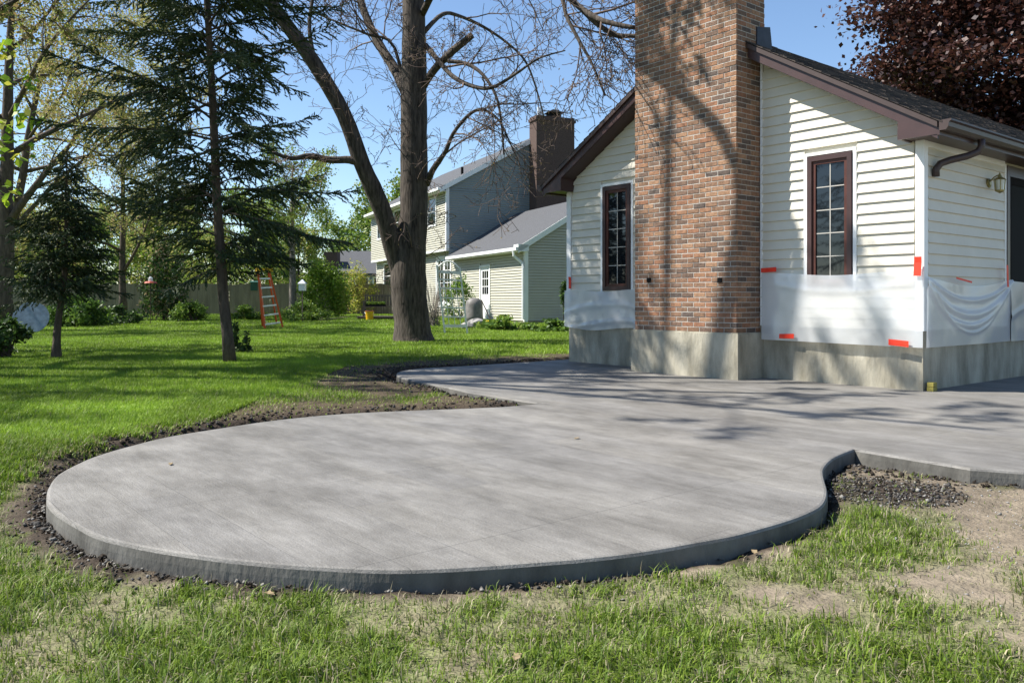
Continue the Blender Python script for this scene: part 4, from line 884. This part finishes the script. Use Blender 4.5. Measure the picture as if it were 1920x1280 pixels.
fx0, fy0 = (640 - CX) / F * 66, 66.0
fh = thing('far_house', (fx0, fy0, .3), 'small slate-blue house with brick chimney far behind the fence', 'house')
mb = MB(); mb.box(Q, fx0 - .4, fx0 + 6, fy0, fy0 + 7, -.2, 3.2); mb.hexa([Q(fx0 - .4, fy0, 3.2), Q(fx0 - .4, fy0 + 7, 3.2), Q(fx0 - .2, fy0 + 7, 3.2), Q(fx0 - .2, fy0, 3.2), Q(fx0 - .4, fy0 + 3.4, 5), Q(fx0 - .4, fy0 + 3.6, 5), Q(fx0 - .2, fy0 + 3.6, 5), Q(fx0 - .2, fy0 + 3.4, 5)]); mb.build('wall', 'blue_siding', fh)
mb = MB()
for a, b in ((-.4, 3.5), (7.4, 3.5)): mb.hexa([Q(fx0 - .8, fy0 + a, 3.1), Q(fx0 + 6.3, fy0 + a, 3.1), Q(fx0 + 6.3, fy0 + b, 5.1), Q(fx0 - .8, fy0 + b, 5.1), Q(fx0 - .8, fy0 + a, 3.25), Q(fx0 + 6.3, fy0 + a, 3.25), Q(fx0 + 6.3, fy0 + b, 5.25), Q(fx0 - .8, fy0 + b, 5.25)])
mb.build('roof', 'far_shingle', fh)
mb = MB(); mb.box(Q, fx0 - 1.5, fx0 - .42, fy0 + .4, fy0 + 1.6, -.2, 5.0); mb.build('chimney', 'far_brick', fh)
for a in (1.15, 2.6):
    mb = MB(); mb.box(Q, fx0 + a - .1, fx0 + a + 1.1, fy0 - .05, fy0 - .002, 1.7, 3.0); o = mb.build('window', 'sage_white', fh)
    for j in range(2): mb = MB(); mb.box(Q, fx0 + a + .02 + j * .5, fx0 + a + .48 + j * .5, fy0 - .065, fy0 - .052, 1.82, 2.88); mb.build('pane', 'glass', o)

# ------------------------------------------------------------------ garden things
# step ladder
lb = gpt(500, 618); ZL = lb.y
lad = thing('step_ladder', lb, 'orange fibreglass stepladder with yellow top standing on the lawn', 'ladder'); 
def LP(px_, py_, dz=0): return pix(px_, py_, ZL + dz)
fl0, fl1, fr0, fr1 = LP(497, 618), LP(484, 508), LP(530, 613, .25), LP(505, 508, .12)
for p, q in ((fl0, fl1), (fr0, fr1)): mb = MB(); mb.bar(p, q, .12, .06); mb.build('rail', 'orange_rail', lad)
for p, q in ((LP(492, 611, .95), LP(485, 510, .15)), (LP(519, 607, 1.15), LP(503, 510, .25))): mb = MB(); mb.bar(p, q, .05, .035); mb.build('rear_rail', 'orange_rail', lad)
for k in range(6):
    q = (k + .55) / 6.4; mb = MB(); mb.bar(fl0.lerp(fl1, q), fr0.lerp(fr1, q), .1, .05); mb.build('step', 'aluminium', lad)
for (p, q) in ((.08, 0.16), (.16, .08)): mb = MB(); mb.bar(fl0.lerp(fl1, p), fl0.lerp(fl1, .08).lerp(fr0.lerp(fr1, .085), .35), .02, .01); mb.build('brace', 'aluminium', lad)
mb = MB(); a, b = fl1 + Vector((-.06, -.06, 0)), fr1 + Vector((.07, .1, 0)); mb.bar((a + Vector((0, 0, .04))), (b + Vector((0, 0, .04))), .26, .11); mb.build('top_cap', 'yellow', lad)
# trellis
tb = gpt(848, 626); ZT = tb.y
tre = thing('garden_trellis', tb, 'weathered white arched trellis tilted in front of the sage house', 'trellis')
TP = lambda x, y: pix(x, y, ZT)
mb = MB(); mb.bar(TP(834, 624), TP(819, 497), .06, .05); mb.build('post', 'lattice', tre); mb = MB(); mb.bar(TP(877, 630), TP(862, 501), .055, .05); mb.build('post', 'lattice', tre)
A0, A1, B0, B1 = TP(832, 611), TP(820, 509), TP(875, 611), TP(863, 512)
for q in (0, .17, .34, .52, .7, .86, 1.0): mb = MB(); mb.bar(A0.lerp(A1, q), B0.lerp(B1, q), .02 if 0 < q < 1 else .03, .045 if 0 < q < 1 else .09); mb.build('cross_slat', 'lattice', tre)
for q in (.25, .5, .75): mb = MB(); mb.bar(A0.lerp(B0, q) - Vector((0, .018, 0)), A1.lerp(B1, q) - Vector((0, .018, 0)), .045, .015); mb.build('upright_slat', 'lattice', tre)
mb = MB(); mb.tube([A1.lerp(B1, q) + Vector((0, 0, .22 * math.sin(math.pi * q) + .12)) for q in np.linspace(0, 1, 11)], [.025] * 11, 6); mb.build('arch', 'lattice', tre)
# deck, bench, bucket
db = gpt(720, 600); ZD = db.y; dx = lambda p, Z=ZD: (p - CX) / F * Z; z0 = db.z
dk = thing('low_deck', (dx(720), ZD, z0), 'low dark timber platform carrying the bench behind the maple', 'deck')
for j in range(7): mb = MB(); mb.box(XYZ, dx(668), dx(815), ZD + j * .2, ZD + j * .2 + .185, z0 + .10, z0 + .16); mb.build('plank', 'old_wood', dk)
mb = MB(); mb.box(XYZ, dx(670), dx(813), ZD + .06, ZD + 1.3, z0 - .05, z0 + .098); mb.build('base', 'dark_wood', dk)
ZB = ZD + .55; bz = z0 + .161
bn = thing('garden_bench', (dx(715, ZB), ZB, bz), 'grey slatted wooden garden bench behind the maple trunk', 'bench'); bx0, bx1 = dx(680, ZB), dx(745, ZB)
for x in (bx0, bx1 - .07):
    for y in (0, .5): mb = MB(); mb.box(XYZ, x, x + .07, ZB + y, ZB + y + .07, bz, bz + (.66 if y == 0 else .98)); mb.build('leg', 'old_wood', bn)
    mb = MB(); mb.box(XYZ, x - .01, x + .09, ZB - .03, ZB + .5, bz + .662, bz + .70); mb.build('armrest', 'old_wood', bn)
for j in range(4): mb = MB(); mb.box(XYZ, bx0 + .08, bx1 - .08, ZB + j * .125, ZB + j * .125 + .1, bz + .42, bz + .45); mb.build('seat_slat', 'old_wood', bn)
for j in range(11): x = bx0 + .1 + j * (bx1 - bx0 - .24) / 10; mb = MB(); mb.box(XYZ, x, x + .06, ZB + .53, ZB + .555, bz + .47, bz + .93 + .05 * math.sin(math.pi * j / 10)); mb.build('back_slat', 'old_wood', bn)
mb = MB(); mb.box(XYZ, bx0 + .07, bx1 - .07, ZB + .50, ZB + .528, bz + .90, bz + .97); mb.build('top_rail', 'old_wood', bn)
st = thing('seedling_tray', (dx(700, ZB), ZB + .2, bz + .451), 'tray of green seedlings sitting on the garden bench', 'tray'); mb = MB(); mb.box(XYZ, bx0 + .12, bx0 + 1.0, ZB + .03, ZB + .4, bz + .451, bz + .53); mb.build('tray', 'black', st)
leaves('seedlings', np.c_[RNG.uniform(bx0 + .13, bx0 + .98, 700), RNG.uniform(ZB + .04, ZB + .39, 700), bz + RNG.uniform(.53, .66, 700)], .035, L3, st, kind='stuff')
bu = (dx(693, ZD - .35), ZD - .35); bg = gh(*bu); bk = thing('bucket', (*bu, bg), 'yellow plastic bucket beside the low deck', 'bucket'); mb = MB()
mb.tube([(bu[0], bu[1], bg + z) for z in (0, .02, .38, .40, .40)], [.15, .155, .19, .2, .2], 18); mb.build('body', 'yellow', bk, smooth=False)
mb = MB(); mb.tube([(bu[0] + .2 * math.cos(a), bu[1] - .02 - .1 * math.sin(a), bg + .36 - .14 * math.sin(a)) for a in np.linspace(0, math.pi, 12)], [.006] * 12, 4); mb.build('handle', 'aluminium', bk)
mb = MB(); mb.tube([(bu[0], bu[1], bg + .401), (bu[0], bu[1], bg + .42)], [.205, .2], 18); mb.build('lid', 'red_paint', bk)
# tilted disc (old table top) at the left
dp = gpt(58, 624); mb = MB(); R_ = .52; c_ = dp + Vector((0, 0, R_ * .93)); nrm = Vector((.28, -.86, .32)).normalized(); xx = nrm.cross(Vector((0, 0, 1))).normalized()
mb.tube([c_ - nrm * .02, c_ + nrm * .02], [R_, R_], 36); td = mb.build('table_disc', 'grey_blue'); tag(td, 'weathered blue-grey round table top propped on edge in the bushes', 'table top')
# kettle grill under cover, stones, yellow scoop by the garage door
gp = gpt(889, 606); gr = thing('covered_grill', gp, 'round grill under a dark grey cover beside the white door', 'grill'); mb = MB(); mb.tube([gp + Vector((0, 0, z)) for z in (.06, .3, .75, .9, 1.0, 1.04)], [.40, .36, .35, .32, .2, .03], 16); mb.build('cover', 'cover', gr, smooth=True)
for a in (0, 2.1, 4.2): mb = MB(); mb.tube([gp + Vector((math.cos(a) * .3, math.sin(a) * .3, 0)), gp + Vector((math.cos(a) * .22, math.sin(a) * .22, .47))], [.02, .02], 6); mb.build('leg', 'black', gr)
def rock(base, r, label, seed):
    random.seed(seed); mb = MB(); n, m_ = 9, 6; B = Vector(base)
    for j in range(m_ + 1):
        for i in range(n): a = 2 * math.pi * i / n; b = -math.pi / 2 + math.pi * j / m_; q = r * random.uniform(.82, 1.12); mb.v.append(tuple(B + Vector((math.cos(a) * math.cos(b) * q * 1.2, math.sin(a) * math.cos(b) * q, r * .45 + math.sin(b) * q * .7))))
    for j in range(m_):
        for i in range(n): k = (i + 1) % n; mb.f.append((j * n + i, j * n + k, (j + 1) * n + k, (j + 1) * n + i)); mb.m.append(0)
    tag(mb.build('garden_stone', 'stone'), label, 'stone')
rock(gpt(893, 614), .3, 'rough pale grey stone on the grass below the covered grill', 2); rock(gpt(876, 616), .2, 'smaller brownish stone leaning at the foot of the trellis', 3)
sp = gpt(921, 613); sh = thing('snow_shovel', sp, 'yellow shovel leaning on its dark handle by the white door', 'shovel'); mb = MB(); mb.tube([sp + Vector((.0, .05, .22)), sp + Vector((-.38, .5, 1.0))], [.02, .02], 8); mb.build('handle', 'dark_wood', sh)
mb = MB(); mb.hexa([sp + Vector(v) for v in ((-.22, -.14, .0), (.26, -.14, .0), (.3, -.11, .0), (-.2, -.1, .0), (-.2, .05, .24), (.16, .05, .26), (.16, .08, .26), (-.2, .08, .24))]); mb.build('blade', 'yellow', sh)
# birdhouse on pole, hanging feeders, box on the fence
bp_ = gpt(567, 603); ph = CAMZ + (YH - 545) / F * bp_.y; bh = thing('birdhouse', bp_, 'small white birdhouse on a pole by the forsythia', 'birdhouse'); mb = MB(); mb.tube([bp_, Vector((bp_.x, bp_.y, ph))], [.03, .03], 6); mb.build('pole', 'old_wood', bh)
mb = MB(); mb.box(lambda a, b, c: bp_ + Vector((a, b, ph - bp_.z + c)), -.13, .13, -.13, .13, 0, .3); mb.build('box', 'sage_white', bh); mb = MB(); mb.tube([Vector((bp_.x, bp_.y, ph + z)) for z in (.3, .48)], [.24, .02], 4); mb.build('roof', 'aluminium', bh)
fb = gpt(307, 607) + Vector((0, -1.2, 0)); fzz = CAMZ + (YH - 531) / F * fb.y; fd = thing('bird_feeder', Vector((fb.x, fb.y, gh(fb.x, fb.y))), 'red-roofed bird feeder on a thin pole before the columnar evergreen', 'bird feeder'); mb = MB(); mb.tube([(fb.x, fb.y, 0), (fb.x, fb.y, fzz)], [.013, .013], 6); mb.build('pole', 'dark_wood', fd)
mb = MB(); mb.tube([(fb.x, fb.y, fzz), (fb.x, fb.y, fzz + .06), (fb.x, fb.y, fzz + .08)], [.24, .2, .08], 12); mb.build('tray', 'red_paint', fd); mb = MB(); mb.tube([(fb.x, fb.y, fzz + .08), (fb.x, fb.y, fzz + .2), (fb.x, fb.y, fzz + .26)], [.08, .08, .02], 10); mb.build('seed_tube', 'sage_white', fd)
gb = pix(476, 537, 49.6); mb = MB(); mb.box(lambda a, b, c: gb + Vector((a, b, c)), -.2, .2, 0, .2, -.25, .2); mb.hexa([gb + Vector(v) for v in ((-.26, -.05, .2), (.26, -.05, .2), (.26, .22, .2), (-.26, .22, .2), (-.26, -.05, .26), (.26, -.05, .26), (.26, .22, .34), (-.26, .22, .34))])
tag(mb.build('nest_box', 'green_paint'), 'dark green box mounted on the board fence beside the ladder', 'box')
# loose pole and edging timbers on the grass
for (x0, y0, x1, y1, lab) in ((560, 603, 616, 597, 'thin dark pole lying on the grass beyond the ladder'), (598, 603, 656, 596, 'long pale timber lying on the grass towards the deck')):
    a, b = gpt(x0, y0), gpt(x1, y1); mb = MB(); mb.bar(a + Vector((0, 0, .05)), b + Vector((0, 0, .05)), .09, .07); tag(mb.build('timber', 'old_wood'), lab, 'timber')
# a few dry leaves
for i, (x, y, lab) in enumerate([(320, 871, 'tan dry leaf lying alone on the patio slab'), (1082, 823, 'tiny dry leaf on the patio towards the chimney'), (505, 1128, 'orange dry leaf in the gravel along the slab'), (970, 1250, 'pale dry leaf in the foreground grass'), (1415, 1046, 'rusty dry leaf on bare soil near the curve'), (105, 832, 'pale green torn leaf on the lawn edge')]):
    if y < 900 and x > 200: q = onslab(x, y); p = Vector((*q, SLAB + .004))
    else: p = gpt(x, y) + Vector((0, 0, .03))
    mb = MB(); r = .03; random.seed(i); a = random.uniform(0, 6); dx_, dy_ = math.cos(a), math.sin(a)
    ring = [(1, 0), (.5, .45), (.1, .3), (-.4, .5), (-.9, .1), (-.5, -.4), (0, -.3), (.5, -.45)]
    mb.v = [tuple(p + Vector(((u_ * dx_ - v_ * dy_) * r, (u_ * dy_ + v_ * dx_) * r, abs(v_) * .012 + .001))) for u_, v_ in ring]; mb.v += [(v[0], v[1], v[2] + .002) for v in mb.v]
    mb.f = [tuple(range(8))[::-1], tuple(range(8, 16))] + [(j, (j + 1) % 8, 8 + (j + 1) % 8, 8 + j) for j in range(8)]; mb.m = [0] * 10
    tag(mb.build('dry_leaf', 'dry_0'), lab, 'leaf')

# ------------------------------------------------------------------ gravel and clods along the slab
def stones(name, P, size, mats, label, flat=.7):
    n = len(P); base = unit(np.array([(1, 0, 0), (0, 1, 0), (-1, 0, 0), (0, -1, 0), (0, 0, 1), (0, 0, -1)], float)); fc = np.array([(0, 1, 4), (1, 2, 4), (2, 3, 4), (3, 0, 4), (1, 0, 5), (2, 1, 5), (3, 2, 5), (0, 3, 5)])
    s = size[:, None, None] * RNG.uniform(.6, 1.3, (n, 6, 1)); a = RNG.uniform(0, 6.28, n); V = base[None] * s; V[..., 2] *= flat
    V = V + RNG.normal(size=V.shape) * size[:, None, None] * .22
    c, s_ = np.cos(a)[:, None], np.sin(a)[:, None]; X = V[..., 0] * c - V[..., 1] * s_; Y = V[..., 0] * s_ + V[..., 1] * c; V = np.stack([X, Y, V[..., 2]], -1) + P[:, None]
    Fc = (fc[None] + (np.arange(n) * 6)[:, None, None]).reshape(-1, 3)
    o = rawmesh(name, V.reshape(-1, 3), Fc, mats, midx=np.repeat(RNG.integers(0, len(mats), n), 8), kind='stuff'); return tag(o, label, 'gravel')
def scatter(n, x0, x1, y0, y1, keep):
    X = RNG.uniform(x0, x1, n); Y = RNG.uniform(y0, y1, n); d = slabdist(X, Y); k = keep(X, Y, d); return X[k], Y[k], d[k]
X, Y, d = scatter(150000, -3.6, 4.6, 3.2, 6.6, lambda X, Y, d: (d > .01) & (RNG.uniform(size=len(X)) < np.exp(-d / .05) * (X < .6) * 1.0 + .15 * np.exp(-d / .04) + np.where(np.hypot((X - NOTCH[0]) / .45, (Y - NOTCH[1]) / .36) < 1.05, .55, 0)))
sz = RNG.uniform(.003, .012, len(X)) * np.where(RNG.uniform(size=len(X)) < .05, 1.6, 1)
stones('gravel', np.c_[X, Y, ground_h(X, Y, d) + sz * .4], sz, ['gravel', 'gravel', 'soil', 'soil', 'gravel', 'soil', 'gravel', 'gravel_light'], 'dark crushed gravel spilling out along the patio edge')
X, Y, d = scatter(60000, -4, 6, 5, 14.5, lambda X, Y, d: (d > .01) & (RNG.uniform(size=len(X)) < .8 * np.exp(-((d - .15) / .22) ** 2)))
sz = RNG.uniform(.006, .022, len(X)); stones('soil_clods', np.c_[X, Y, ground_h(X, Y, d) + sz * .3], sz, ['soil', 'soil', 'gravel'], 'crumbly dark soil clods in the cut along the lawn')
X, Y, d = scatter(7000, .3, 5, 2.2, 5.4, lambda X, Y, d: (d > .1) & (RNG.uniform(size=len(X)) < .12 + .6 * (X > 2)))
sz = RNG.uniform(.002, .007, len(X)) * np.where(RNG.uniform(size=len(X)) < .06, 2.2, 1); stones('pebbles', np.c_[X, Y, ground_h(X, Y, d) + sz * .2], sz, ['gravel_light', 'stone', 'stone'], 'small pale pebbles on the bare trodden soil')

# ------------------------------------------------------------------ grass blades
def blades(name, X, Y, h, w, colr, label, lean=.6, five=True, clump=None):
    n = len(X); Z = ground_h(X, Y) - .004; P = np.c_[X, Y, Z]; a = RNG.uniform(0, 2 * np.pi, n) if clump is None else clump + RNG.normal(0, .9, n)
    side_ = np.c_[np.cos(a + np.pi / 2), np.sin(a + np.pi / 2), np.zeros(n)]; fwd = np.c_[np.cos(a), np.sin(a), np.zeros(n)]
    l = np.abs(RNG.normal(0, lean, n)) + .08; up = np.array([0, 0, 1.])
    W_ = (w * RNG.uniform(.6, 1.3, n))[:, None]; Hh = (h * RNG.uniform(.45, 1.25, n))[:, None]; l = l[:, None]
    tip = P + (up + fwd * l * 1.3) / np.sqrt(1 + (l * 1.3) ** 2) * Hh; mid = P + (up + fwd * l * .5) / np.sqrt(1 + (l * .5) ** 2) * Hh * .55
    if five:
        V = np.stack([P - side_ * W_, P + side_ * W_, mid + side_ * W_ * .8, mid - side_ * W_ * .8, tip], 1); T = np.array([(0, 1, 2), (0, 2, 3), (3, 2, 4)]); k = 5
    else: V = np.stack([P - side_ * W_, P + side_ * W_, tip], 1); T = np.array([(0, 1, 2)]); k = 3
    Fc = (T[None] + (np.arange(n) * k)[:, None, None]).reshape(-1, 3); c = np.repeat(colr, k, 0)
    return tag(rawmesh(name, V.reshape(-1, 3), Fc, ['blade'], colors=c, kind='stuff'), label, 'grass')
def infrustum(X, Y, m=.5): return np.abs(X) < .64 * Y + m
def house_free(X, Y):
    rx, ry = X - CORN.x, Y - CORN.y; t = rx * U.x + ry * U.y; s = rx * VV.x + ry * VV.y; return ~((t > -.1) & (t < W_T + .05) & (s > -.05))
def colours(X, Y, lush):
    n = len(X); r = RNG.uniform(size=n)[:, None]; q = lush[:, None]
    green = np.array([.075, .14, .012]) * (1 - r) + np.array([.20, .275, .03]) * r; dry = np.array([.36, .315, .2]) * (.6 + .6 * r)
    pk = (RNG.uniform(size=n)[:, None] < (.07 + .5 * (1 - q))); c = np.where(pk, dry, green); return c * RNG.uniform(.75, 1.2, (n, 1))
# foreground: tufted, patchy
nt_ = 19000; TX = RNG.uniform(-4.6, 5.8, nt_); TY = 2.0 + 4.2 * RNG.uniform(size=nt_) ** 1.15; td_ = slabdist(TX, TY); tc = cov_front(TX, TY, td_)
k = (td_ > .03) & infrustum(TX, TY, .35) & (RNG.uniform(size=nt_) < tc ** 1.2); TX, TY, tc = TX[k], TY[k], tc[k]
per = 22; n = len(TX) * per; rad = RNG.uniform(.012, .055, len(TX)); BX = np.repeat(TX, per) + RNG.normal(size=n) * np.repeat(rad, per); BY = np.repeat(TY, per) + RNG.normal(size=n) * np.repeat(rad, per)
hh = np.repeat(RNG.uniform(.024, .085, len(TX)) * (.6 + .5 * tc), per); cl_ = np.repeat(RNG.uniform(0, 6.28, len(TX)), per); lu = np.clip(np.repeat(tc + RNG.normal(0, .2, len(TX)), per), 0, 1) * np.clip(1.05 - .16 * np.maximum(0, BX), .45, 1)
k = slabdist(BX, BY) > .015
blades('grass', BX[k], BY[k], hh[k], .0023, colours(BX, BY, lu)[k], 'patchy tufted green and straw grass in the foreground', 1.15, True, cl_[k])
X, Y, d = scatter(170000, -4.6, 5.6, 2.0, 6.0, lambda X, Y, d: (d > .06) & infrustum(X, Y, .3)); c = cov_front(X, Y, d); k = RNG.uniform(size=len(X)) < .12 + .7 * c; X, Y, c = X[k], Y[k], c[k]
blades('thatch', X, Y, .03 + .015 * c, .0018, colours(X, Y, np.clip(c * .55, 0, 1)), 'short dry thatch between the foreground tufts', 1.5, True)
# mown lawn, blade width growing with distance
for (y0, y1, n, w, h, nm) in ((5.0, 9, 420000, .0035, .06, 'side'), (9, 16, 420000, .006, .06, 'middle'), (16, 28, 420000, .011, .065, 'back'), (28, 52, 300000, .02, .08, 'far')):
    yy = RNG.uniform(y0, y1, n); X = RNG.uniform(-1, 1, n) * (.66 * yy + .8); X = np.where(X > .12 * yy + 1.2, -X, X); d = slabdist(X, yy) if y0 < 15 else np.full(n, 9.)
    c = cov_front(X, yy, d); lw = sstep(5.0, 6.2, yy + np.maximum(0, -X - 2.6) * 1.3); k = (d > .1) & (RNG.uniform(size=n) < np.clip(c, .02, 1) * lw) & house_free(X, yy); X, yy, c = X[k], yy[k], c[k]
    r = RNG.uniform(size=len(X))[:, None]; pn = fbm(X, yy, .9, 61)[:, None]
    pw = fbm(X, yy, 2.6, 66)[:, None]; col = (np.array([.135, .235, .016]) * (1 - r) + np.array([.25, .36, .036]) * r) * (.6 + .8 * pn) * (.75 + .5 * pw); dr = RNG.uniform(size=len(X))[:, None] < (.03 + .5 * (1 - c[:, None])); col = np.where(dr, np.array([.3, .27, .14]) * (.6 + .5 * r), col)
    blades('lawn_grass', X, yy, h * (.6 + .5 * c), w, col, {'side': 'lush mown lawn along the curved patio edge', 'middle': 'lush mown lawn around the spruce trunk', 'back': 'lush mown lawn around the maple and ladder', 'far': 'deep lawn running back to the fence'}[nm], .8, y0 < 8)
